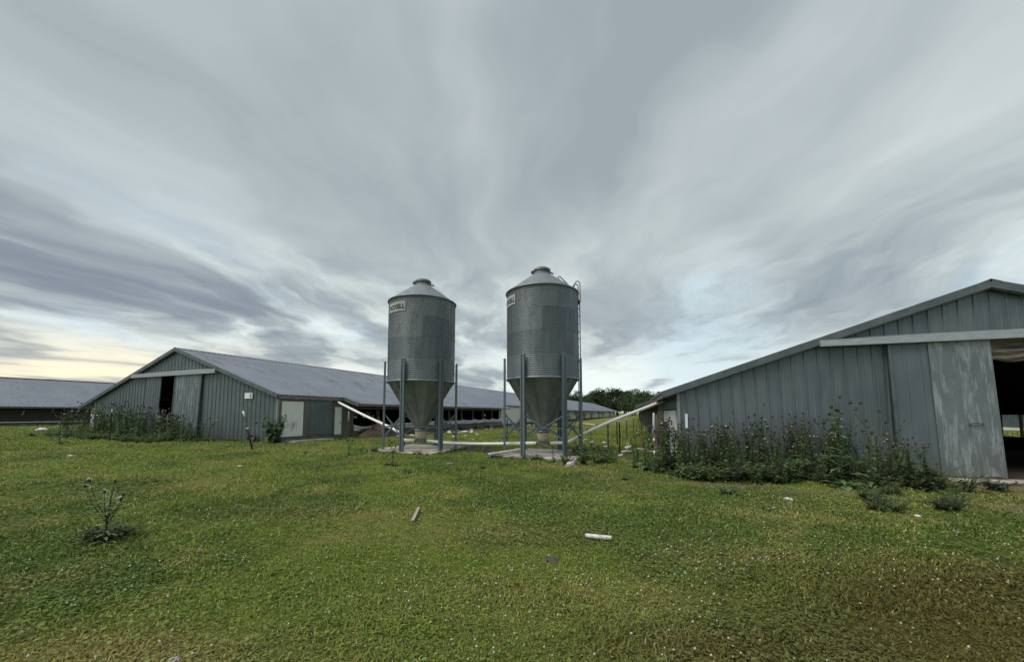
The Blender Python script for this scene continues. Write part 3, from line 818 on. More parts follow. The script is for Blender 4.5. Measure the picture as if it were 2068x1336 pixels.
# the big sliding door: darker old sheet and a newer blotched sheet side by side, bottom swung left
def rdoor():
    z0, z1, v = GR0 + .04, 3.42, -.11
    def mk(s0, s1, dshift, mat, name, parent, pitch, voff):
        mb = MB()
        def P(s, t, d):
            k = (t - z0) / (z1 - z0)
            lo_u = s + dshift
            return (lo_u + (s - lo_u) * k, v - voff - d - (1 - k) * .10, t)
        sheet(mb, P, s0, s1, lambda s: z0 + .025 * math.sin(s * 9.0) * (s > .8), lambda s: z1, pitch=pitch, rw=.022, rd=.014, minor=False)
        return mb.build(name, mat, parent)
    d1 = mk(-.93, 1.06, .03, M['door_dark'], 'sliding_door', BR, .31, 0)
    mk(-.13, 1.07, .03, M['door'], 'patched_sheet', d1, .46, .022)['label'] = 'paler blotched sheet on the opening half of the door'
    mb = MB(); mb.bar((-.93, v - .03, z1), (-.90, v - .13, z0), .05, .05, (0, 1, 0)); mb.build('door_frame', M['trim'], d1)
    mb = MB(); mb.bar((1.06, v + .04, z1), (1.09, v - .06, z0), .05, .06, (0, 1, 0)); mb.build('door_frame', M['track'], d1)
    mb = MB(); mb.bar((-.10, v - .10, z0 - .03), (1.08, v - .10, z0 - .03), .05, .06); mb.build('rusty_bottom_rail', M['rust'], d1)
    mb = MB()
    zc = 1.32; pts = [(.62 + .13 * math.cos(a), v - .125 , zc + .03 * math.sin(a)) for a in [2 * math.pi * k / 14 for k in range(15)]]
    mb.tube(pts, .009, 6); mb.build('handle', M['post'], d1, True)
    return d1
rdoor()
# rolled tarpaulin in the doorway
mb = MB(); rows = []
for k in range(61):
    u = .9 + 2.5 * k / 60
    bot = 2.92 + .05 * math.sin(u * 2.3 + 1) + .03 * math.sin(u * 7)
    rows.append([(u, .04 - .09 * math.sin(math.pi * j / 12) * (j > 5) + .035 * math.sin(j * 1.3 + u * (2.5 + .4 * j)) , 3.44 + (bot - 3.44) * j / 12) for j in range(13)])
for k in range(60):
    for j in range(12): mb.add([rows[k][j], rows[k + 1][j], rows[k + 1][j + 1], rows[k][j + 1]], [(0, 1, 2, 3)])
mb.build('rolled_door_tarp', M['tarp'], BR, True)
# left side wall of the front room
mb = MB(); sheet(mb, lambda s, t, d: (UW - d, s, t), .03, VR2, lambda s: 1.72, lambda s: zq(UW) - .02, minor=False); mb.build('side_wall', M['wall_l'], BR)
mb = MB(); mb.box(UW - .05, UW, .32, 5.0, .15, 1.68); mb.build('white_side_door', M['pale'], BR)
mb = MB(); mb.box(UW - .08, UW - .01, 5.0, 6.2, 0, 1.72); mb.box(UW - .06, UW - .01, 6.2, VR2, 0, 1.72); mb.build('timber_wall', M['wood'], BR)
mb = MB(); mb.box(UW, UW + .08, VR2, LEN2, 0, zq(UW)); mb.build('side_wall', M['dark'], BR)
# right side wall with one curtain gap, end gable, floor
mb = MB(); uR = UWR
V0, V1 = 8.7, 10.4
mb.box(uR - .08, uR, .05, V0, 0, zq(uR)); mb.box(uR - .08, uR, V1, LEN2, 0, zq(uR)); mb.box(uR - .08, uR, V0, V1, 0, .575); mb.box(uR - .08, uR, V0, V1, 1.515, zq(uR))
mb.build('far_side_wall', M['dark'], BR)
mb = MB(); mb.box(uR - .09, uR + .01, 9.46, 9.50, .575, 1.515); mb.build('window_post', M['wood'], BR)
mb = MB(); mb.add([(UW, LEN2, 0), (uR, LEN2, 0), (uR, LEN2, zq(uR)), (UC2, LEN2, ZR2 - .05), (UW, LEN2, zq(UW))], [(0, 1, 2, 3, 4)]); mb.build('end_gable', M['wall_r'], BR)
mb = MB(); mb.add([(UW + .1, .02, .03), (uR - .1, .02, .03), (uR - .1, LEN2 - .1, .03), (UW + .1, LEN2 - .1, .03)], [(0, 1, 2, 3)]); mb.build('floor', M['litter'], BR)
WR = lambda u, v, z=0.0: Vector((OR.x + u * math.cos(AZR) + v * math.sin(AZR), OR.y - u * math.sin(AZR) + v * math.cos(AZR), z))
mb = MB(); mb.box(-.25, 4.6, -.72, .0, -.15, .022); ap = mb.build('door_apron', M['concrete'], None, False, (OR.x, OR.y, 0), -AZR, bevel=.015)
tag(ap, 'concrete apron under the right barn door', 'paving', kind='structure')
wt = MB(); wt.box(-.035, .035, -.03, 0, 0, .42); o = wt.build('white_tag', M['white'], None, False, WR(UW + .22, -.03, 1.15), -AZR); tag(o, 'small upright white strip fixed near the left corner of the right barn', 'marker')

# barn seen through the right barn's side opening
BX = thing('barn', 'distant pale barn seen through the doorway and side gap of the right barn', 'barn', WR(26.1, 0), -AZR)
mb = MB(); sheet(mb, lambda s, t, d: (-d, s, t), -20, 80, lambda s: .25, lambda s: 2.5, minor=False); mb.build('side_wall', M['wall_r'], BX)
mb = MB()
for s in (1, -1): slope(mb, s, 7.3 + s * 8, -20, 80, 7.3, 4.9, 0, sc2)
mb.build('roof', M['roof'], BX)
mb = MB(); mb.box(-.1, 14.7, -20, 80, -.2, .24); mb.build('foundation', M['pale'], BX)
for v in (-20, 80):
    mb = MB(); mb.add([(0, v, .2), (14.6, v, .2), (14.6, v, 2.4), (7.3, v, 4.85), (0, v, 2.4)], [(0, 1, 2, 3, 4)]); mb.build('end_gable', M['wall_r'], BX)

# ------------------------------------------------------------------ SILOS
RAD = 1.352
def silo(pos, label, padz, sign_a, ladder, group='feed silos on concrete pads'):
    view = math.atan2(-pos.x, -pos.y)          # direction back towards the yard
    rz = math.atan2(-pos.y, -pos.x)            # local +x looks at the yard
    S = thing('feed_silo', label, 'silo', (pos.x, pos.y, 0), rz)
    # corrugated tank: local axis x = towards the camera; local angle a positive = to the photo's right
    prof = []; z = 2.86; pitch = .0755; nr = int(round((6.19 - 2.86) / pitch))
    for k in range(nr * 10 + 1):
        ph = k / 10 * 2 * math.pi
        prof.append((RAD + .017 * math.sin(ph) - .004 * math.cos(2 * ph), 2.86 + (6.19 - 2.86) * k / (nr * 10)))
    mb = MB(); mb.lathe(prof, 144); mb.build('tank', M['tank'], S, True)
    mb = MB()
    n = 20
    for k in range(n):
        a0, a1 = 2 * math.pi * k / n, 2 * math.pi * (k + 1) / n
        for j in range(3):
            b0, b1 = a0 + (a1 - a0) * j / 3, a0 + (a1 - a0) * (j + 1) / 3
            q = [(1.40 * math.cos(b0), 1.40 * math.sin(b0), 6.17), (1.40 * math.cos(b1), 1.40 * math.sin(b1), 6.17),
                 (.34 * math.cos(b1), .34 * math.sin(b1), 6.95), (.34 * math.cos(b0), .34 * math.sin(b0), 6.95)]
            mb.add(q, [(0, 1, 2, 3)])
        if k % 4 == 0: mb.bar((1.395 * math.cos(a0 + .2), 1.395 * math.sin(a0 + .2), 6.172), (.34 * math.cos(a0 + .2), .34 * math.sin(a0 + .2), 6.95), .03, .012)
    rf = mb.build('cone_roof', M['cone'], S)
    mb = MB(); mb.lathe([(1.405, 6.13), (1.42, 6.15), (1.42, 6.175), (1.40, 6.19)], 72); mb.build('eave_ring', M['leg'], rf, True)
    mb = MB(); mb.lathe([(.33, 6.93), (.33, 7.04)], 32); mb.lathe([(.29, 7.07), (.335, 7.07), (.345, 7.10), (.335, 7.16), (.26, 7.21), (.001, 7.24)], 32)
    for k in range(3):
        a = k * 2.1 + .7; mb.bar((.33 * math.cos(a), .33 * math.sin(a), 6.97), (.385 * math.cos(a), .385 * math.sin(a), 7.13), .04, .03)
    mb.bar((.0, .32, 7.04), (.06, .44, 6.98), .05, .05); mb.bar((0, -.32, 7.04), (.03, -.42, 7.07), .04, .10)
    mb.build('filler_lid', M['lid'], S)
    # hopper with folded seams
    n = 12; mb = MB()
    for k in range(n):
        a0, a1 = 2 * math.pi * (k + .5) / n, 2 * math.pi * (k + 1.5) / n
        for j in range(5):
            b0, b1 = a0 + (a1 - a0) * j / 5, a0 + (a1 - a0) * (j + 1) / 5
            mb.add([(.2 * math.cos(b0), .2 * math.sin(b0), .93), (.2 * math.cos(b1), .2 * math.sin(b1), .93), (RAD * math.cos(b1), RAD * math.sin(b1), 2.88), (RAD * math.cos(b0), RAD * math.sin(b0), 2.88)], [(0, 1, 2, 3)])
        mb.bar((.205 * math.cos(a0), .205 * math.sin(a0), .935), (1.37 * math.cos(a0), 1.37 * math.sin(a0), 2.85), .03, .02)
    hp_ = mb.build('hopper', M['hopper'], S)
    mb = MB(); mb.lathe([(1.385, 2.81), (1.392, 2.82), (1.392, 2.87), (1.38, 2.88)], 72); mb.build('hopper_ring', M['leg'], hp_, True)
    mb = MB(); mb.lathe([(.25, .86), (.27, .87), (.27, .93), (.2, .945)], 24, capb=True); mb.build('outlet_collar', M['leg'], S, True)
    mb = MB(); mb.lathe([(.235, .86), (.225, .74), (.18, .58), (.14, .54)], 24); mb.build('boot', M['boot'], S, True)
    mb = MB(); mb.box(-.11, .11, -.19, .19, .40, .55); mb.box(-.13, .13, -.15, .15, .535, .565)
    for s in (-1, 1): mb.tube([(0, s * .17, .46), (0, s * .26, .46)], .085, 12)
    mb.build('unloader', M['lid'], S, bevel=.008)
    # legs
    LR = 1.445
    for k in range(6):
        a = R(31.5 + 60 * k) + (R(0))
        cs, sn = math.cos(a), math.sin(a)
        W = .085
        prof_ = [(-W, -.03), (-W, .045), (-W * .55, .05), (-W * .35, .015), (W * .35, .015), (W * .55, .05), (W, .045), (W, -.03), (W * .9, -.03), (W * .9, .03), (W * .6, .035), (W * .4, .0), (-W * .4, .0), (-W * .6, .035), (-W * .9, .03), (-W * .9, -.03)]
        mb = MB(); vs = []
        for z in (padz, 3.68):
            for (tt_, dd) in prof_:
                rr = LR + dd
                vs.append((rr * cs - tt_ * sn, rr * sn + tt_ * cs, z))
        m_ = len(prof_)
        fs = [(i_, (i_ + 1) % m_, (i_ + 1) % m_ + m_, i_ + m_) for i_ in range(m_)]
        mb.add(vs, fs)
        for z in (0, m_): pass
        Mx = Matrix.Rotation(a, 4, 'Z')
        mb.box(LR - .10, LR + .10, -.12, .12, padz - .001, padz + .012, Mx)
        mb.build('leg', M['leg'], S)
    for k in range(6):
        a0, a1 = R(31.5 + 60 * k), R(31.5 + 60 * (k + 1))
        r_ = LR - .02
        A_ = lambda a, z: (r_ * math.cos(a), r_ * math.sin(a), z)
        mb = MB(); mb.bar(A_(a0, 1.05), A_(a1, 1.05), .04, .04); mb.build('cross_bar', M['leg'], S)
        if k != 5 or ladder:
            mb = MB(); mb.bar(A_(a0, .66), A_(a1, 1.52), .012, .06); mb.bar((A_(a0, 1.52)[0] * .985, A_(a0, 1.52)[1] * .985, 1.52), (A_(a1, .66)[0] * .985, A_(a1, .66)[1] * .985, .66), .012, .06)
            mb.build('cross_brace', M['leg'], S)
    # name plate wrapped on the tank (photo-right is the local -y side seen from the yard ... handled by sign)
    def cyl(a, z, r): return (r * math.cos(a), r * math.sin(a), z)
    sa = R(sign_a); width = .98
    mb = MB(); n = 24
    for k in range(n):
        q0 = sa - (width / RAD) * (1 - k / n) - .03; q1 = sa - (width / RAD) * (1 - (k + 1) / n) - .03
        rr = RAD + .021
        mb.add([cyl(q0, 5.58, rr), cyl(q1, 5.58, rr), cyl(q1, 5.95, rr), cyl(q0, 5.95, rr)], [(0, 1, 2, 3)])
    pl = mb.build('name_plate', M['plate'], S, True)
    vs, fs = text_outline('ROXELL', .255, .010)
    xm = max(v.x for v in vs); x0 = min(v.x for v in vs); k_ = .86 / (xm - x0)
    mb = MB(); mb.add([cyl(sa - .05 - (xm - v.x) * k_ / RAD, 5.665 + v.y, RAD + .0255) for v in vs], fs)
    mb.build('lettering', M['lettering'], pl)
    if ladder:
        la = R(98); rr = RAD + .09
        ur = Vector((math.cos(la), math.sin(la), 0)); tn = Vector((-math.sin(la), math.cos(la), 0))
        mb = MB()
        for s in (-.16, .16):
            mb.tube([ur * rr + tn * s + Vector((0, 0, z)) for z in (.35, 5.9)], .02, 6)
        for k in range(18):
            z = .55 + k * .3; mb.tube([ur * rr + tn * -.16 + Vector((0, 0, z)), ur * rr + tn * .16 + Vector((0, 0, z))], .011, 6)
        for s in (-.16, .16):
            pts = []
            for k in range(13):
                b = math.pi * k / 12
                pts.append(ur * (rr - .08 + .10 * math.cos(b)) + tn * s + Vector((0, 0, 6.55 + .14 * math.sin(b))))
            pts = [ur * (rr + .02) + tn * s + Vector((0, 0, 5.85))] + pts + [ur * (rr - .30) + tn * s + Vector((0, 0, 6.30))]
            mb.tube(pts, .02, 6)
        mb.bar(ur * (rr - .02) + tn * -.18 + Vector((0, 0, 5.88)), ur * (rr - .02) + tn * .18 + Vector((0, 0, 5.88)), .05, .14)
        for z in (5.86, 4.7, 3.6): mb.bar(ur * (RAD) + Vector((0, 0, z)), ur * rr + Vector((0, 0, z)), .05, .03)
        mb.build('ladder', M['leg'], S, True)
        mb = MB(); tz = lambda r: 6.95 - (r - .34) * (.78 / 1.06)
        for s in (-.13, .13):
            pts = [ur * r + tn * s + Vector((0, 0, tz(r) + h_)) for r, h_ in ((.60, .02), (.64, .16), (.70, .17), (1.2, .03))]
            mb.tube(pts, .022, 6)
        mb.build('roof_rung', M['leg'], S, True)
    else:
        mb = MB(); mb.tube([(.0, .38, 7.1), (-.02, .9, 6.62), (-.03, 1.39, 6.2)], .006, 5); mb.build('pull_cord', M['post'], S)
    return S
silo(SILO_L, 'corrugated steel feed silo without a ladder, left of the pair', .15, -27, False)
silo(SILO_R, 'corrugated steel feed silo with a hooped ladder on its right side', .10, -44, True)
for s, z, w in ((SILO_L, .145, 'left'), (SILO_R, .095, 'right')):
    mb = MB(); mb.box(-1.58, 1.58, -1.58, 1.58, -.3, z)
    o = mb.build('concrete_pad', M['concrete'], None, False, (s.x, s.y, 0), -AZL, bevel=.02); tag(o, 'square concrete pad under the %s feed silo' % w, 'concrete pad', kind='structure')

# ------------------------------------------------------------------ feed pipes
def smooth_path(pts, n=8):
    pts = [Vector(p) for p in pts]; out = []
    P = [pts[0]] + pts + [pts[-1]]
    for i_ in range(1, len(P) - 2):
        for k in range(n):
            t = k / n; a, b, c, d = P[i_ - 1], P[i_], P[i_ + 1], P[i_ + 2]
            out.append(.5 * ((2 * b) + (c - a) * t + (2 * a - 5 * b + 4 * c - d) * t * t + (3 * b - a - 3 * c + d) * t ** 3))
    return out + [pts[-1]]
def feedpipe(pts, label):
    mb = MB(); mb.tube(smooth_path(pts), .060, 14)
    o = mb.build('feed_pipe', M['pipe'], None, True); tag(o, label, 'pipe', 'feed pipes between the barns and silos'); return o
ul = Vector((SILO_L.x, SILO_L.y, .46)); ur_ = Vector((SILO_R.x, SILO_R.y, .46))
def sd(s):   # local y of a silo in world = towards photo right
    rz = math.atan2(-s.y, -s.x); return Vector((-math.sin(rz), math.cos(rz), 0))
e0 = WL(.02, 3.55, 2.22)
A_ = ul - sd(SILO_L) * -.0
tl_ = sd(SILO_L) * (1 if sd(SILO_L).x > 0 else -1); tr_ = sd(SILO_R) * (1 if sd(SILO_R).x > 0 else -1)
d1 = (ul - e0)
feedpipe([e0, e0 + d1 * .4 + Vector((0, 0, -.05)), e0 + d1 * .78 + Vector((0, 0, -.06)), ul - tl_ * .75 + Vector((0, 0, .07)), ul - tl_ * .22], 'white feed pipe sloping from the left barn eave down to the left silo')
feedpipe([ul + tl_ * .22, ul.lerp(ur_, .25) + Vector((0, 0, -.07)), ul.lerp(ur_, .55) + Vector((0, 0, -.08)), ur_ - tr_ * .22], 'white feed pipe running low between the two silos')
e1 = WR(UW - .06, 3.6, 2.10)
d2 = e1 - ur_
feedpipe([ur_ + tr_ * .22, ur_ + tr_ * .75 + Vector((0, 0, .02)), ur_ + tr_ * 1.0 + Vector((0, 0, .08)), ur_ + d2 * .5 + Vector((0, 0, -.10)), e1], 'white feed pipe rising from the right silo to the right barn eave')
def loosepipe(p, q, r_, mat, label):
    p, q = Vector(p), Vector(q); mb = MB(); d = (q - p)
    mb.tube([p, p + d * .5, q], r_, 14, False); mb.tube([q, p], r_ * .86, 14, False)
    o = mb.build('loose_pipe', mat, None, True); return tag(o, label, 'pipe')
p = at(984, 918, .17); q = at(1048, 908, .20); loosepipe(p, q, .055, M['pipe_dirty'], 'loose white pipe lying across the left edge of the right silo pad')
p = at(1183, 1080, .05); q = at(1235, 1087, .045); p.z = gz(p.x, p.y) + .05; q.z = gz(q.x, q.y) + .045
loosepipe(p, q, .028, M['pipe_dirty'], 'short piece of white pipe lying in the foreground grass')
# props under the middle pipe
for f_, lab in ((.44, 'low dark block propping the pipe between the silos, left one'), (.56, 'low dark block propping the pipe between the silos, right one')):
    c_ = ul.lerp(ur_, f_); mb = MB(); mb.box(-.15, .15, -.08, .08, -.05, .17); mb.box(-.13, .13, -.06, .06, .17, .24)
    o = mb.build('timber_block', M['curb'], None, False, (c_.x, c_.y, gz(c_.x, c_.y)), .4, bevel=.01); tag(o, lab, 'block')

# board in the grass
p, q = at(833, 1060, .04), at(846, 1031, .06)
mb = MB(); L_ = (q - p).length; nb = 10
for k in range(nb): 
    a, b = k / nb, (k + 1) / nb
mb.box(-.022, .022, 0, L_ * .94, 0, .014); mb.box(-.014, .022, L_ * .94, L_ * .96, .002, .014)
o = mb.build('wooden_board', simple('bleached_board', (.22, .19, .15), (.44, .40, .34), 5, (9, 1, 1), .9), None, False, (p.x, p.y, gz(p.x, p.y) + .028), -math.atan2(q.x - p.x, q.y - p.y), bevel=.003)
o.rotation_euler.x = .03
tag(o, 'bleached wooden board lying in the grass in the foreground', 'board')
# molehill
p = ground(1115, 1131); mound('earth_hole', M['litter'], p.x, p.y, .13, .10, .06, 'small dark burrow mound in the foreground grass', 'burrow', 12, .2, 14)

# ------------------------------------------------------------------ fence posts
def tpost(px, py, top_py, label, mat='post', tip=True):
    p = ground(px, py); d = p.y; h_ = (py - top_py) / CF * d
    t = thing('fence_post', label, 'post', p, random.uniform(0, 3), 'steel fence posts between the silos and the right barn')
    mb = MB(); mb.bar((0, 0, -.2), (.01, 0, h_ * .9), .045, .012, (0, 1, 0)); mb.bar((0, .02, -.2), (.01, .02, h_ * .9), .010, .04, (0, 1, 0)); mb.build('stem', M[mat], t)
    if tip:
        mb = MB(); mb.bar((.01, 0, h_ * .9), (.011, 0, h_), .042, .036, (0, 1, 0)); mb.build('tip', M['white_tip'], t)
    return t
tpost(1229, 908, 847, 'dark fence post right of the right silo, leftmost of the line under the rising pipe')
tpost(1252, 915, 846, 'nearest and tallest dark fence post under the rising pipe')
tpost(1247, 897, 846, 'dark fence post just behind the nearest one under the rising pipe')
tpost(1266, 884, 844, 'dark fence post with a white middle under the upper half of the rising pipe')
tpost(1280, 873, 840, 'farther dark fence post almost hidden by the rising pipe')
tpost(1296, 871, 838, 'farthest dark fence post beside the weeds at the right barn')
tpost(1024, 899, 840, 'dark fence post left of the right silo leg', tip=False)
tpost(752, 880, 838, 'white tipped fence post at the open side of the left barn by the earth heap')
tpost(979, 870, 836, 'white tipped fence post at the open side of the left barn between the silos')
tpost(221, 892, 826, 'white tipped fence post among the weeds at the left barn gable')

p = ground(1327, 935); wp = thing('timber_post', 'thick rough timber post with white insulators left of the right barn corner', 'post', p)
mb = MB(); mb.tube([(0, 0, -.2), (.02, 0, .5), (-.01, .01, 1.0), (.01, 0, 1.55)], [.12, .105, .11, .09], 9); mb.build('post', M['wood'], wp, False)
for z in (.35, .75, 1.05, 1.3):
    mb = MB(); mb.lathe([(.01, z - .06), (.035, z - .04), (.03, z + .03), (.01, z + .05)], 8, -.10, -.07); mb.build('insulator', M['white'], wp, True)
mb = MB(); mb.tube([(-.09, -.07, 1.6), (-.10, -.08, 1.2), (-.07, -.1, 1.0)], [.03, .045, .03], 8); mb.build('white_wrap', M['plate'], wp, True)

# ------------------------------------------------------------------ litter and stones
def chunk(seed, flat=.4, n=7, m=5):
    rr = random.Random(seed); mb = MB(); vs = []; 
    for i_ in range(m + 1):
        th = math.pi * i_ / m
        for j in range(n):
            ph = 2 * math.pi * j / n; k = rr.uniform(.65, 1.2)
            vs.append((k * math.sin(th) * math.cos(ph), k * math.sin(th) * math.sin(ph) * .7, k * math.cos(th) * flat))
    fs = [(i_ * n + j, i_ * n + (j + 1) % n, (i_ + 1) * n + (j + 1) % n, (i_ + 1) * n + j) for i_ in range(m) for j in range(n)]
    mb.add(vs, fs); return mb
scraps = []
for (px, py, s, f, lab) in ((1152, 941, .16, .6, 'largest pale stone in the weeds before the right silo pad'), (1160, 938, .11, .7, 'smaller pale stone beside the largest one before the right silo pad'),
                            (1592, 1008, .12, .25, 'white crumpled scrap on the bare strip before the right barn weeds'), (1563, 1026, .05, .4, 'small white lump in the grass below the crumpled scrap'),
                            (142, 922, .12, .35, 'white flat scrap in the grass before the left barn weeds'), (908, 938, .16, .3, 'short grey wood offcut in the grass before the left silo'),
                            (484, 941, .11, .15, 'broken pale scrap in the grass before the left barn gable'), (1254, 921, .12, .5, 'white lump at the foot of the nearest fence post'),
                            (350, 1338, .045, .5, 'pale stone at the bottom edge of the foreground grass'), (1853, 1042, .06, .3, 'white fleck below the low weeds at the right barn')):
    p = ground(px, py); o = chunk(px, f).build('stone' if 'stone' in lab else 'scrap', M['rock'] if 'stone' in lab else (M['wood'] if 'wood' in lab else M['scrap']), None, False, (p.x, p.y, p.z + s * f * .5), random.uniform(0, 3))
    o.scale = (s, s, s); tag(o, lab, 'stone' if 'stone' in lab else 'scrap')
p = ground(83, 872, .35); o = chunk(5, .45, 10, 7).build('white_tub', M['scrap'], None, True, (p.x, p.y, p.z + .14), .3); o.scale = (.34, .2, .3); tag(o, 'white upturned tub on the grass before the far left barn', 'tub')
protos = [chunk(k * 31 + 2, .22) for k in range(5)]; pm = [c.build('litter_scrap', M['scrap'], None, False, (0, 0, -5)) for c in protos]; used = set()
rl = random.Random(4)
spots = []
for k in range(46):      # strewn along the open side of the left barn
    u, v = rl.gauss(2.1, .8), rl.uniform(6, 34); w = WL(max(.6, u), v); spots.append((w.x, w.y, rl.uniform(.10, .38)))
for k in range(26):
    p = at(rl.uniform(1170, 1320), rl.uniform(856, 916), 0); spots.append((p.x, p.y, rl.uniform(.06, .30)))
for k in range(10):
    p = at(rl.uniform(905, 1020), rl.uniform(866, 895), .05); spots.append((p.x, p.y, rl.uniform(.08, .22)))
for k, (x_, y_, s) in enumerate(spots):
    i_ = k % 5; o = pm[i_] if i_ not in used else pm[i_].copy()
    if i_ in used: COL.objects.link(o)
    used.add(i_)
    o.location = (x_, y_, gz(x_, y_) + .03 + s * .04); o.scale = (s, s * .7, s); o.rotation_euler = (rl.uniform(-.3, .3), rl.uniform(-.3, .3), rl.uniform(0, 6))
    tag(o, 'small white scrap of litter strewn on the grass between the barns', 'scrap', 'scraps of litter between the barns')
# long pale strips farther out
for (a, b, lab) in (((1172, 855), (1206, 859), 'long thin white strip lying in the far grass beside the silo ladder'), ((1256, 916), (1277, 915), 'short white strip on the grass behind the nearest fence post')):
    p, q = ground(*a), ground(*b); mb = MB(); mb.tube([p + Vector((0, 0, .06)), p.lerp(q, .4) + Vector((0, .1, .08)), q + Vector((0, 0, .06))], .06, 6)
    o = mb.build('white_strip', M['scrap'], None, True); tag(o, lab, 'scrap')

# ------------------------------------------------------------------ plants
def leaf(mb, cols, p, d, L_, W_, col, droop=.5, jag=.0, seg=5, roll=0.0):
    """one curved leaf; jag > 0 gives the spiny outline of a thistle"""
    d = Vector(d).normalized(); side = d.cross(Vector((0, 0, 1)))
    side = side.normalized() if side.length > .05 else Vector((1, 0, 0))
    nrm = side.cross(d); side = side * math.cos(roll) + nrm * math.sin(roll)
    base = len(mb.v); pt = Vector(p); dd = d.copy(); mid = [pt.copy()]
    for k in range(seg):
        dd = (dd + Vector((0, 0, -droop / seg))).normalized(); pt = pt + dd * (L_ / seg); mid.append(pt.copy())
    vs = []; 
    for k, m in enumerate(mid):
        t = k / seg; wd = W_ * math.sin(math.pi * min(.97, .12 + .88 * t)) ** .8
        if jag: wd *= (1.35 if k % 2 else 1 - jag)
        vs += [m - side * wd + Vector((0, 0, wd * .25)), m, m + side * wd + Vector((0, 0, wd * .25))]
    fs = []
    for k in range(seg):
        a = k * 3; fs += [(a, a + 1, a + 4, a + 3), (a + 1, a + 2, a + 5, a + 4)]
    mb.add(vs, fs); cols += [(*col, 1)] * len(vs)

def jit(c, rr, lo=.7, hi=1.35):
    k = rr.uniform(lo, hi); return (c[0] * k * rr.uniform(.9, 1.12), c[1] * k, c[2] * k * rr.uniform(.85, 1.15))

GREEN = (.098, .155, .062); GREEN2 = (.122, .176, .062); STEMC = (.085, .095, .055)
hm = {}
def head_mesh(kind):
    if kind in hm: return hm[kind]
    mb = MB(); mb.lathe([(.004, -.028), (.018, -.022), (.028, 0), (.026, .016), (.016, .028), (.002, .032)], 9)
    if kind != 'head_dark':
        mb.lathe([(.012, .022), (.030, .045), (.027, .054), (.002, .050)], 9, mi=1)
    else:
        mb.lathe([(.012, .024), (.017, .038), (.002, .040)], 7, mi=1)
    me_o = mb.build('flower_head', [M['head_dark'], M[{'head_dark': 'head_dark', 'pink': 'bloom_pink', 'pale': 'bloom_pale'}[kind]]], None, True)
    hm[kind] = me_o.data; bpy.data.objects.remove(me_o); return hm[kind]

def thistle(seed, H, nbr=5, dense=1.0, heads=('head_dark',), rosette=True, label='', group=None, green=GREEN, lw=.14, sg=5, hsz=1.0, bt=(.45, .9), bl=1.0, ll=1.0):
    rr = random.Random(seed)
    T = thing('thistle', label, 'thistle', (0, 0, 0), 0, group)
    st = MB(); stc = []; lf = MB(); lc = []; hd = []
    bend = Vector((rr.uniform(-.12, .12), rr.uniform(-.12, .12), 0))
    main = [Vector((0, 0, -.03)) + bend * (t * t) * H + Vector((0, 0, H * t)) for t in (0, .25, .5, .75, 1)]
    st.tube(main, [.014, .012, .010, .007, .004], 5)
    pos = lambda t: main[min(3, int(t * 4))].lerp(main[min(4, int(t * 4) + 1)], t * 4 - min(3, int(t * 4)))
    hd.append(main[-1])
    nl = int(46 * dense * H)
    for k in range(nl):
        t = (k + rr.random()) / nl * .93; a = k * 2.4 + rr.uniform(-.4, .4)
        el = rr.uniform(.1, .8); L_ = ll * (.30 - .22 * t) * rr.uniform(.7, 1.2) * (.8 + .25 * H)
        leaf(lf, lc, pos(t), (math.cos(a) * math.cos(el), math.sin(a) * math.cos(el), math.sin(el)), L_, L_ * lw, jit(green, rr), rr.uniform(.5, 1.1), .45, sg, rr.uniform(-.5, .5))
    if rosette:
        for k in range(int(13 * dense)):
            a = rr.uniform(0, 6.28); L_ = rr.uniform(.25, .45)
            leaf(lf, lc, (0, 0, .02), (math.cos(a), math.sin(a), rr.uniform(.25, .9)), L_, L_ * lw * 1.15, jit(green, rr), rr.uniform(.7, 1.4), .4, sg)
    for b in range(nbr):
        t = rr.uniform(*bt); a = b * 2.4 + rr.uniform(-.5, .5); L_ = bl * H * rr.uniform(.25, .55) * (1.15 - t * .4)
        p0 = pos(t); d = Vector((math.cos(a), math.sin(a), rr.uniform(1.1, 2.2))).normalized()
        p1 = p0 + d * L_ * .55; p2 = p1 + (d + Vector((0, 0, .7))).normalized() * L_ * .5
        st.tube([p0, p1, p2], [.006, .005, .003], 4); hd.append(p2)
        for k in range(int(7 * dense)):
            u = rr.random(); p = p0.lerp(p1, u * 2) if u < .5 else p1.lerp(p2, u * 2 - 1); a2_ = rr.uniform(0, 6.28)
            l2 = rr.uniform(.05, .13); leaf(lf, lc, p, (math.cos(a2_), math.sin(a2_), rr.uniform(.2, 1)), l2, l2 * .15, jit(green, rr), .6, .45, 4)
    stc = [(*jit(STEMC, rr, .9, 1.1), 1)] * len(st.v)
    st.build('stem', M['leaf'], T, True, colors=stc); lf.build('foliage', M['leaf'], T, colors=lc)
    for k, p in enumerate(hd):
        if rr.random() < .12: continue
        kind = heads[k % len(heads)]
        o = bpy.data.objects.new('flower_head', head_mesh(kind)); COL.objects.link(o); o.parent = T; o.location = p
        s = rr.uniform(.8, 1.25) * hsz; o.scale = (s, s, s); o.rotation_euler = (rr.uniform(-.4, .4), rr.uniform(-.4, .4), 0)
    return T

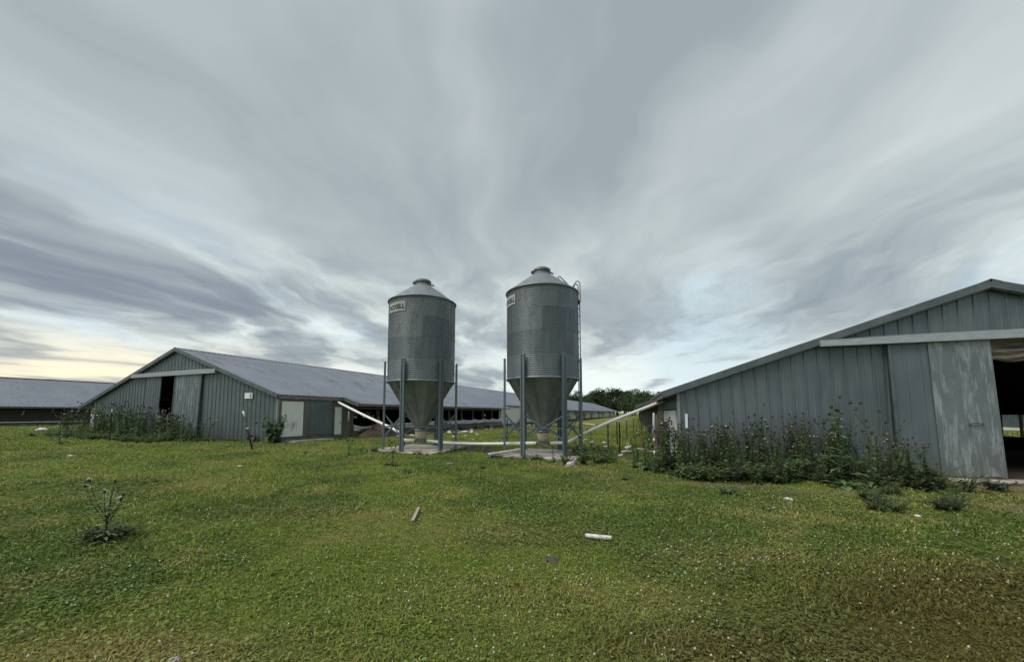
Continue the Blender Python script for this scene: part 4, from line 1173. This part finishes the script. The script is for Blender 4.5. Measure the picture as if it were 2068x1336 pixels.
def bushy(seed, H, W_, n, col, label, cat='weed', name='weed', group=None, lsz=.09, wr=.2, jag=.3):
    """low many-leaved weed: stems fanning from the root with small leaves all along"""
    rr = random.Random(seed); T = thing(name, label, cat, (0, 0, 0), 0, group)
    st = MB(); lf = MB(); lc = []
    ns = max(5, int(n / 14))
    for s in range(ns):
        a = rr.uniform(0, 6.28); out = W_ * rr.uniform(.1, 1) ** .7; hh = H * rr.uniform(.45, 1.1) * (1 - .35 * out / W_)
        tip = Vector((math.cos(a) * out, math.sin(a) * out, hh)); mid = tip * .5 + Vector((0, 0, hh * .15))
        st.tube([(0, 0, -.02), mid, tip], [.006, .005, .002], 4)
        for k in range(14):
            t = .1 + .9 * k / 13; p = Vector((0, 0, 0)).lerp(mid, t * 2) if t < .5 else mid.lerp(tip, t * 2 - 1)
            b = rr.uniform(0, 6.28); L_ = lsz * rr.uniform(.6, 1.4) * (1.2 - .6 * t)
            leaf(lf, lc, p, (math.cos(b), math.sin(b), rr.uniform(0, .9)), L_, L_ * wr, jit(col, rr), rr.uniform(.4, 1), jag, 4, rr.uniform(-.5, .5))
    st.build('stem', M['leaf'], T, True, colors=[(*STEMC, 1)] * len(st.v)); lf.build('foliage', M['leaf'], T, colors=lc)
    return T

def place(T, p, rz=0, sc=1.0, tilt=(0, 0)):
    T.location = p; T.rotation_euler = (tilt[0], tilt[1], rz); T.scale = (sc, sc, sc); return T

rp = random.Random(99)
# thicket at the right barn
gR = 'thistles crowded along the right barn wall'; lR = 'tall dark thistle in the crowded thicket against the right barn wall'
prot = [thistle(100 + k, 1.15 + .1 * k, 5 + k % 3, 1.25, (('head_dark', 'head_dark', 'pink'), ('head_dark',), ('head_dark', 'head_dark', 'head_dark', 'pale'), ('head_dark',), ('head_dark', 'head_dark', 'head_dark', 'pink'))[k % 5], True, lR, gR) for k in range(6)]
used = set()
def put(protos, k, p, rz, sc, tilt):
    i_ = k % len(protos)
    key = id(protos[i_])
    if key in used: return dup(protos[i_], p, rz, sc, None, None, tilt)
    used.add(key); return place(protos[i_], p, rz, sc, tilt)
k = 0
for i_ in range(84):
    u = -6.65 + 5.4 * ((i_ + rp.random()) / 84); v = -.22 - 1.75 * rp.random() ** 1.15
    hs = (.93 if u < -2.2 else .74) * rp.uniform(.72, 1.12) * (1 - .22 * (-v) / 2)
    w = WR(u, v); w.z = gz(w.x, w.y); put(prot, k, w, rp.uniform(0, 6.28), hs, (rp.uniform(-.14, .14), rp.uniform(-.14, .14))); k += 1
for (u, v, s) in ((-6.9, -.1, .8), (-7.2, .6, .7), (-7.0, -1.0, .75), (-7.3, -.6, .55), (-6.6, .6, .7)):
    w = WR(u, v); w.z = gz(w.x, w.y); put(prot, k, w, rp.uniform(0, 6.28), s, (0, 0)); k += 1
gR2 = 'low weeds at the foot of the right barn thicket'; lR2 = 'low dark green weed spreading at the foot of the right barn thicket'
low = [bushy(300 + q, .45 + .1 * q, .42, 230, (GREEN, GREEN2, (.065, .085, .05))[q % 3], lR2, group=gR2) for q in range(4)]
k = 0
for i_ in range(64):
    u = -6.8 + 5.9 * ((i_ + rp.random()) / 64); v = -1.0 - 1.35 * rp.random()
    w = WR(u, v); w.z = gz(w.x, w.y); put(low, k, w, rp.uniform(0, 6.28), rp.uniform(.6, 1.15), (0, 0)); k += 1
for i_ in range(30):
    p = ground(rp.uniform(1740, 1945), rp.uniform(985, 1035)); put(low, k, p, rp.uniform(0, 6.28), rp.uniform(.3, .62), (0, 0)); k += 1
# two fresh spiky thistles in front of the sliding door
for (px, py, s, lab) in ((1838, 985, .95, 'bright leafy thistle before the dark half of the right barn door'), (1872, 990, .9, 'bright leafy thistle beside the pale half of the right barn door')):
    T = thistle(px, 1.0, 0, 1.5, ('head_dark',), True, lab, None, (.070, .105, .045)); p = ground(px, py); place(T, p, 0, s)
for (px, py, s, lab) in ((1760, 985, 1.0, 'tall bare branched thistle with dark heads against the door post of the right barn'), (1700, 985, 1.15, 'tallest bare branched thistle with dark heads near the right barn door')):
    T = thistle(px, 1.45, 7, .55, ('head_dark',), True, lab); place(T, ground(px, py), 1.0, s)
T = bushy(41, .35, .5, 260, (.05, .07, .045), 'flat grey green weed on the concrete apron of the right barn', lsz=.12); place(T, ground(2010, 990), 0, .8)

# thicket at the left barn
gL = 'thistles crowded before the left barn gable'; lL = 'dark thistle in the thicket before the left barn gable'
protl = [thistle(200 + q, 1.0 + .08 * q, 5, 1.1, (('head_dark',), ('head_dark', 'pale'))[q % 2], True, lL, gL) for q in range(5)]
k = 0
for i_ in range(84):
    u = -15.4 + 11.6 * ((i_ + rp.random()) / 84); v = -.3 - 1.7 * rp.random() ** 1.2
    s = rp.uniform(.85, 1.3) * (1.0 if u < -6.5 else .7)
    w = WL(u, v); w.z = gz(w.x, w.y); put(protl, k, w, rp.uniform(0, 6.28), s, (rp.uniform(-.12, .12), rp.uniform(-.12, .12))); k += 1
lowl = [bushy(330 + q, .5, .5, 210, (GREEN, GREEN2)[q % 2], 'low green weed at the foot of the left barn thicket', group='low weeds before the left barn gable') for q in range(3)]
k = 0
for i_ in range(84):
    u = -16.6 + 14 * ((i_ + rp.random()) / 84); v = -1.2 - 1.5 * rp.random(); s = rp.uniform(.55, 1.2) * (1 if u < -5 else .55)
    w = WL(u, v if u < -5 else v * .6); w.z = gz(w.x, w.y); put(lowl, k, w, rp.uniform(0, 6.28), s, (0, 0)); k += 1

# single thistles in the grass
T = thistle(19, .74, 6, 2.0, ('head_dark', 'pale'), False, 'single thistle with dry heads standing in the left foreground grass', None, (.19, .24, .115), .11, 9, .62, (.30, .62), 1.45, .55); place(T, ground(210, 1100), .4, .97)
T = bushy(12, .20, .36, 520, (.060, .095, .040), 'dark leafy mat round the single thistle in the left foreground'); place(T, ground(208, 1092), 0, .9)
T = thistle(13, .85, 3, .7, ('head_dark',), True, 'small thistle in the grass before the left silo pad', None, GREEN2); place(T, ground(792, 940), 0, .8)
T = thistle(14, .6, 2, .9, ('head_dark',), True, 'short thistle in the grass below the left barn side door', None, GREEN2); place(T, ground(704, 921), 0, .9)
T = thistle(15, 1.2, 3, .7, ('head_dark',), True, 'thin thistle on the grass left of the left barn', None, GREEN2); place(T, ground(120, 896, .35), 0, 1.0)
for (px, py, s, seed, lab) in ((1015, 941, .5, 51, 'low dark tuft in the grass before the right silo pad'), (975, 946, .45, 52, 'low dark tuft in the grass between the two silo pads'), (1260, 969, .5, 53, 'small round dark weed in the grass before the right barn thicket'),
                               (822, 955, .5, 54, 'low tuft below the small thistle before the left silo'), (1470, 998, .75, 55, 'low spreading weed on the bare strip before the right barn'), (615, 915, .4, 56, 'small weed by the concrete step of the left barn')):
    T = bushy(seed, .32, .5, 200, GREEN, lab); place(T, ground(px, py), 0, s)
gS = 'weeds round the right silo pad'
ws = [bushy(400 + q, .6, .45, 240, (GREEN2, (.075, .11, .035))[q % 2], 'green weed in the clump at the right corner of the right silo pad', group=gS) for q in range(3)]
k = 0
for i_ in range(26):
    p = ground(rp.gauss(1205, 26), rp.uniform(912, 940)); put(ws, k, p, rp.uniform(0, 6), rp.uniform(.5, 1.05), (0, 0)); k += 1
for (px, py, s, lab) in ((1195, 925, .95, 'upright thistle beside the rear right leg of the right silo'), (1118, 935, .55, 'thin thistle at the front edge of the right silo pad')):
    T = thistle(px, 1.0, 2, .9, ('head_dark',), True, lab, None, GREEN2); place(T, ground(px, py), 0, s)
gT = 'tufts along the edges of the silo pads'
tu = [bushy(440 + q, .3, .3, 130, GREEN2, 'short grassy tuft along the edge of a silo pad', 'tuft', 'grass_tuft', gT, .12, .08, 0) for q in range(2)]
k = 0
for s_ in (SILO_L, SILO_R):
    for i_ in range(28):
        e = rp.uniform(-1.6, 1.6); u, v = ((e, -1.7), (1.7, e))[i_ % 2]
        w = Vector((s_.x + u * math.cos(AZL) + v * math.sin(AZL), s_.y - u * math.sin(AZL) + v * math.cos(AZL), 0)); w.z = gz(w.x, w.y)
        put(tu, k, w, rp.uniform(0, 6), rp.uniform(.4, .9), (0, 0)); k += 1

# broad-leaved plants
def broad(seed, H, label, n=46):
    rr = random.Random(seed); T = thing('broadleaf_plant', label, 'plant'); st = MB(); lf = MB(); lc = []
    for s in range(9):
        a = rr.uniform(0, 6.28); tip = Vector((math.cos(a) * .42, math.sin(a) * .42, H * rr.uniform(.7, 1.05)))
        mid = Vector((tip.x * .35, tip.y * .35, tip.z * .55)); st.tube([(0, 0, -.03), mid, tip], [.02, .015, .006], 6)
        for k in range(n // 4):
            t = .08 + .92 * k / (n // 4 - 1); p = Vector((0, 0, 0)).lerp(mid, t * 2) if t < .5 else mid.lerp(tip, t * 2 - 1)
            b = k * 2.4 + rr.uniform(-.5, .5); L_ = rr.uniform(.26, .42) * (1.25 - .6 * t)
            leaf(lf, lc, p, (math.cos(b), math.sin(b), rr.uniform(-.1, .6)), L_, L_ * .27, jit((.058, .092, .036), rr), rr.uniform(.9, 1.7), 0, 6, rr.uniform(-.3, .3))
    st.build('stem', M['leaf'], T, True, colors=[(.10, .10, .06, 1)] * len(st.v)); lf.build('foliage', M['leaf'], T, colors=lc); return T
w = WL(.25, -.30); w.z = gz(w.x, w.y); place(broad(5, 1.32, 'tall broad leaved plant at the corner of the left barn by the white panel door'), w)
w = WR(UW - .38, 2.6); w.z = gz(w.x, w.y); place(broad(6, 1.45, 'tall broad leaved plant before the pale side door of the right barn'), w, 1)

# ------------------------------------------------------------------ trees and shrubs far off
def tree(seed, H, W_, label, group, name='tree', n=3600, low=.08):
    rr = random.Random(seed); T = thing(name, label, 'tree', (0, 0, 0), 0, group)
    tb = MB(); tb.tube([(0, 0, -.5), (.1, 0, H * .25), (0, .1, H * .5), (.2, .1, H * .8)], [H * .03, H * .024, H * .016, H * .005], 8)
    lobes = []
    for k in range(16):
        a = rr.uniform(0, 6.28); rad = W_ * math.sqrt(rr.random()) * .72; zz = H * rr.uniform(low + .15, .86) 
        rad *= 1 - .55 * max(0, (zz / H - .55) / .45)
        lobes.append((Vector((rad * math.cos(a), rad * math.sin(a), zz)), H * rr.uniform(.11, .20)))
        if k < 6: tb.tube([(0, 0, H * .35), lobes[-1][0] * .6 + Vector((0, 0, H * .14)), lobes[-1][0]], [H * .012, H * .008, H * .003], 5)
    tb.build('trunk', M['bark'], T, True)
    mb = MB(); lc = []
    for k in range(n):
        c, r_ = lobes[rr.randrange(len(lobes))]
        d = Vector((rr.gauss(0, 1), rr.gauss(0, 1), rr.gauss(0, 1))).normalized(); p = c + Vector((d.x, d.y, d.z * .85)) * r_ * rr.uniform(.55, 1.12)
        if p.z < H * low: continue
        s = H * rr.uniform(.012, .028); nx_ = Vector((rr.gauss(0, 1), rr.gauss(0, 1), rr.gauss(0, 1))).normalized(); a_ = nx_.orthogonal().normalized(); b_ = nx_.cross(a_)
        col = jit((.058, .088, .040), rr, .6, 1.5)
        mb.add([p - a_ * s, p - b_ * s * .7 + nx_ * s * .3, p + a_ * s, p + b_ * s * .7 + nx_ * s * .2], [(0, 1, 2, 3)]); lc += [(*col, 1)] * 4
    mb.build('crown', M['tree_leaf'], T, colors=lc); return T
gT_ = 'trees of the far wood behind the barns'; lT = 'rounded dark green tree in the far wood beyond the barns'
tp_ = [tree(500 + q, 13.0, 6.6, lT, gT_) for q in range(5)]
rt = random.Random(12); k = 0
rows_ = []
for i_ in range(44): rows_.append((12 + i_ * 3.9 + rt.uniform(-1.5, 1.5), 186 + rt.uniform(-7, 10)))
for i_ in range(22): rows_.append((14 + i_ * 5.5 + rt.uniform(-2, 2), 214 + rt.uniform(-8, 8)))
for (x_, y_) in rows_:
    px = CCX + CF * x_ / y_
    s = .92 + .20 * math.exp(-((px - 1252) / 38) ** 2) + .06 * math.exp(-((px - 1200) / 18) ** 2) + rt.uniform(-.08, .08) - (.10 if px < 1170 else 0)
    put(tp_, k, Vector((x_, y_, -.3)), rt.uniform(0, 6), s, (0, 0)); k += 1
gB = 'shrubs along the far side wall of the left barn'
sh = [tree(560 + q, 2.2, .8, 'small dark shrub at the foot of the far pale side wall of the left barn', gB, 'shrub', 500, .0) for q in range(3)]
k = 0
for v in (40, 47, 55, 61, 70, 78, 90, 98, 112, 124, 135):
    w = WL(1.1 + rt.uniform(0, .6), v); w.z = gz(w.x, w.y); put(sh, k, w, rt.uniform(0, 6), rt.uniform(.6, 1.15), (0, 0)); k += 1
T = tree(590, 1.4, .7, 'lone shrub before the distant barn seen through the right barn', None, 'shrub', 400, .0); w = WR(23.5, 22.0); place(T, w)

# ------------------------------------------------------------------ light
SUN_AZ, SUN_EL = R(-112), R(56)
sd_ = bpy.data.lights.new('sun', 'SUN'); sd_.energy = 1.5; sd_.angle = R(40); sd_.color = (1.0, .96, .88)
so = bpy.data.objects.new('sun', sd_); COL.objects.link(so)
dirv = Vector((math.sin(SUN_AZ) * math.cos(SUN_EL), math.cos(SUN_AZ) * math.cos(SUN_EL), math.sin(SUN_EL)))
so.rotation_euler = (-dirv).to_track_quat('-Z', 'Y').to_euler(); so.location = (0, 0, 60)

W = bpy.data.worlds.new('World'); scene.world = W; W.use_nodes = True
class WN(NT):
    def __init__(s, tree): s.t = tree; s.n = tree.nodes; s.l = tree.links
w = WN(W.node_tree); bg = w.n['Background']; bg.inputs['Strength'].default_value = .1
sky = w.new('ShaderNodeTexSky', sky_type='NISHITA'); sky.sun_disc = False; sky.sun_elevation = SUN_EL; sky.sun_rotation = SUN_AZ
tc = w.new('ShaderNodeTexCoord'); sp = w.new('ShaderNodeSeparateXYZ'); w.link(tc.outputs['Generated'], sp.inputs[0])
zc = w.math('ADD', w.math('MAXIMUM', sp.outputs[2], 0.0), .11)
px_ = w.math('DIVIDE', sp.outputs[0], zc); py_ = w.math('DIVIDE', sp.outputs[1], zc)
def vec(a, b, c=0.0):
    v_ = w.new('ShaderNodeCombineXYZ')
    for i_, val in enumerate((a, b, c)):
        if hasattr(val, 'is_linked'): w.link(val, v_.inputs[i_])
        else: v_.inputs[i_].default_value = val
    return v_.outputs[0]
wob = w.noise(vec(w.math('MULTIPLY', px_, .55), w.math('MULTIPLY', py_, .55)), 1, 4, .55)
pxw = w.math('ADD', px_, w.math('MULTIPLY', wob, 1.5))
pyw = w.math('ADD', py_, w.math('MULTIPLY', wob, 1.6))
big = w.noise(vec(w.math('MULTIPLY', pxw, .50), w.math('MULTIPLY', pyw, .26), 1.3), 1.0, 4, .5, .3)
st1 = w.noise(vec(w.math('MULTIPLY', pxw, 1.05), w.math('MULTIPLY', pyw, .30), 2.0), 1.2, 5, .5, .3)
st2 = w.noise(vec(w.math('MULTIPLY', pxw, 2.6), w.math('MULTIPLY', pyw, .9), 7.0), 1.3, 5, .55, .3)
br1 = w.noise(vec(w.math('MULTIPLY', pxw, 1.05), w.math('MULTIPLY', pyw, .42), 4.0), 1.0, 7, .54, .2)
br2 = w.noise(vec(w.math('MULTIPLY', px_, .30), w.math('MULTIPLY', py_, .42), 9.0), 1.0, 5, .55, .3)
def mrange(val, a, b, c=1.0, d=0.0):
    m = w.new('ShaderNodeMapRange', interpolation_type='SMOOTHSTEP')
    for k_, q_ in zip(('From Min', 'From Max', 'To Min', 'To Max'), (a, b, c, d)): m.inputs[k_].default_value = q_
    w.link(val, m.inputs['Value']); return m.outputs[0]
zz_ = sp.outputs[2]
br3 = w.noise(vec(w.math('MULTIPLY', pxw, 1.7), w.math('MULTIPLY', pyw, .80), 15.0), 1.0, 7, .55, .2)
hbo = mrange(zz_, .18, .56)
streak = w.math('ADD', w.math('MULTIPLY', big, .5), w.math('ADD', w.math('MULTIPLY', st1, .38), w.math('MULTIPLY', st2, .12)))
low_n = w.math('ADD', w.math('MULTIPLY', br3, .45), w.math('ADD', w.math('MULTIPLY', br1, .33), w.math('MULTIPLY', br2, .22)))
cf = w.math('ADD', w.math('MULTIPLY', streak, w.math('SUBTRACT', 1.0, hbo)), w.math('MULTIPLY', low_n, hbo))
high = w.ramp(cf, [(.395, (0.188, 0.219, 0.238)), (.46, (0.242, 0.275, 0.290)), (.53, (0.304, 0.339, 0.349)), (.60, (0.392, 0.429, 0.430))])
lowc = w.ramp(cf, [(.39, (0.138, 0.170, 0.196)), (.46, (0.208, 0.244, 0.263)), (.52, (0.300, 0.341, 0.347)), (.60, (0.479, 0.525, 0.500))])
col = w.mix(hbo, high, lowc)
dt = w.new('ShaderNodeVectorMath', operation='DOT_PRODUCT'); w.link(tc.outputs['Generated'], dt.inputs[0]); dt.inputs[1].default_value = (-.70, .70, .14)
left = mrange(dt.outputs['Value'], .55, .98, 0.0, 1.0)
bank = w.math('MULTIPLY', w.math('MULTIPLY', mrange(zz_, .12, .20, 0.0, 1.0), mrange(zz_, .24, .42)), w.math('ADD', .30, w.math('MULTIPLY', left, .5)))
bank = w.math('MULTIPLY', bank, mrange(low_n, .42, .60))
col = w.mix(bank, col, (0.122, 0.145, 0.181))
lo = mrange(zz_, .10, .19)
lit = w.math('MULTIPLY', lo, mrange(low_n, .44, .55, .05, 1.0))
col = w.mix(w.math('MULTIPLY', lit, .85), col, (0.461, 0.501, 0.491))
dp = w.new('ShaderNodeVectorMath', operation='DOT_PRODUCT'); w.link(tc.outputs['Generated'], dp.inputs[0]); dp.inputs[1].default_value = (.31, .94, .14)
pp = w.math('MULTIPLY', mrange(dp.outputs['Value'], .93, .995, 0.0, 1.0), mrange(br1, .40, .55, .2, 1.0))
col = w.mix(w.math('MULTIPLY', pp, .55), col, (0.527, 0.572, 0.558))
# warm break in the cloud low on the left
dw = w.new('ShaderNodeVectorMath', operation='DOT_PRODUCT'); w.link(tc.outputs['Generated'], dw.inputs[0]); dw.inputs[1].default_value = (-.715, .695, .05)
wm = w.math('MULTIPLY', w.math('POWER', w.math('MAXIMUM', dw.outputs['Value'], 0.0), 16), mrange(zz_, .04, .17))
wm = w.math('MULTIPLY', wm, mrange(low_n, .42, .52, .22, 1.0))
col = w.mix(w.math('MULTIPLY', wm, 1.0, True), col, (0.640, 0.558, 0.381))
cl10 = w.new('ShaderNodeVectorMath', operation='SCALE'); w.link(col, cl10.inputs[0]); cl10.inputs['Scale'].default_value = 10.0
# thin places where the clear sky shows
db = w.new('ShaderNodeVectorMath', operation='DOT_PRODUCT'); w.link(tc.outputs['Generated'], db.inputs[0]); db.inputs[1].default_value = (.446, .875, .184)
pb = w.math('MULTIPLY', mrange(db.outputs['Value'], .978, .999, 0.0, 1.0), mrange(low_n, .44, .54, .12, .6))
gap = w.math('MULTIPLY', w.ramp(br1, [(.60, (0, 0, 0)), (.72, (1, 1, 1))]), w.math('MULTIPLY', hbo, .35))
cl11 = w.mix(pb, cl10.outputs[0], (3.1, 4.1, 4.75))
fin = w.mix(gap, cl11, sky.outputs[0])
w.link(fin, bg.inputs['Color'])

# ------------------------------------------------------------------ output
scene.render.engine = 'CYCLES'
scene.view_settings.view_transform = 'Standard'
scene.view_settings.look = 'None'
scene.view_settings.exposure = 0.88
scene.view_settings.gamma = 1.0
scene.cycles.max_bounces = 6
scene.cycles.use_denoising = True
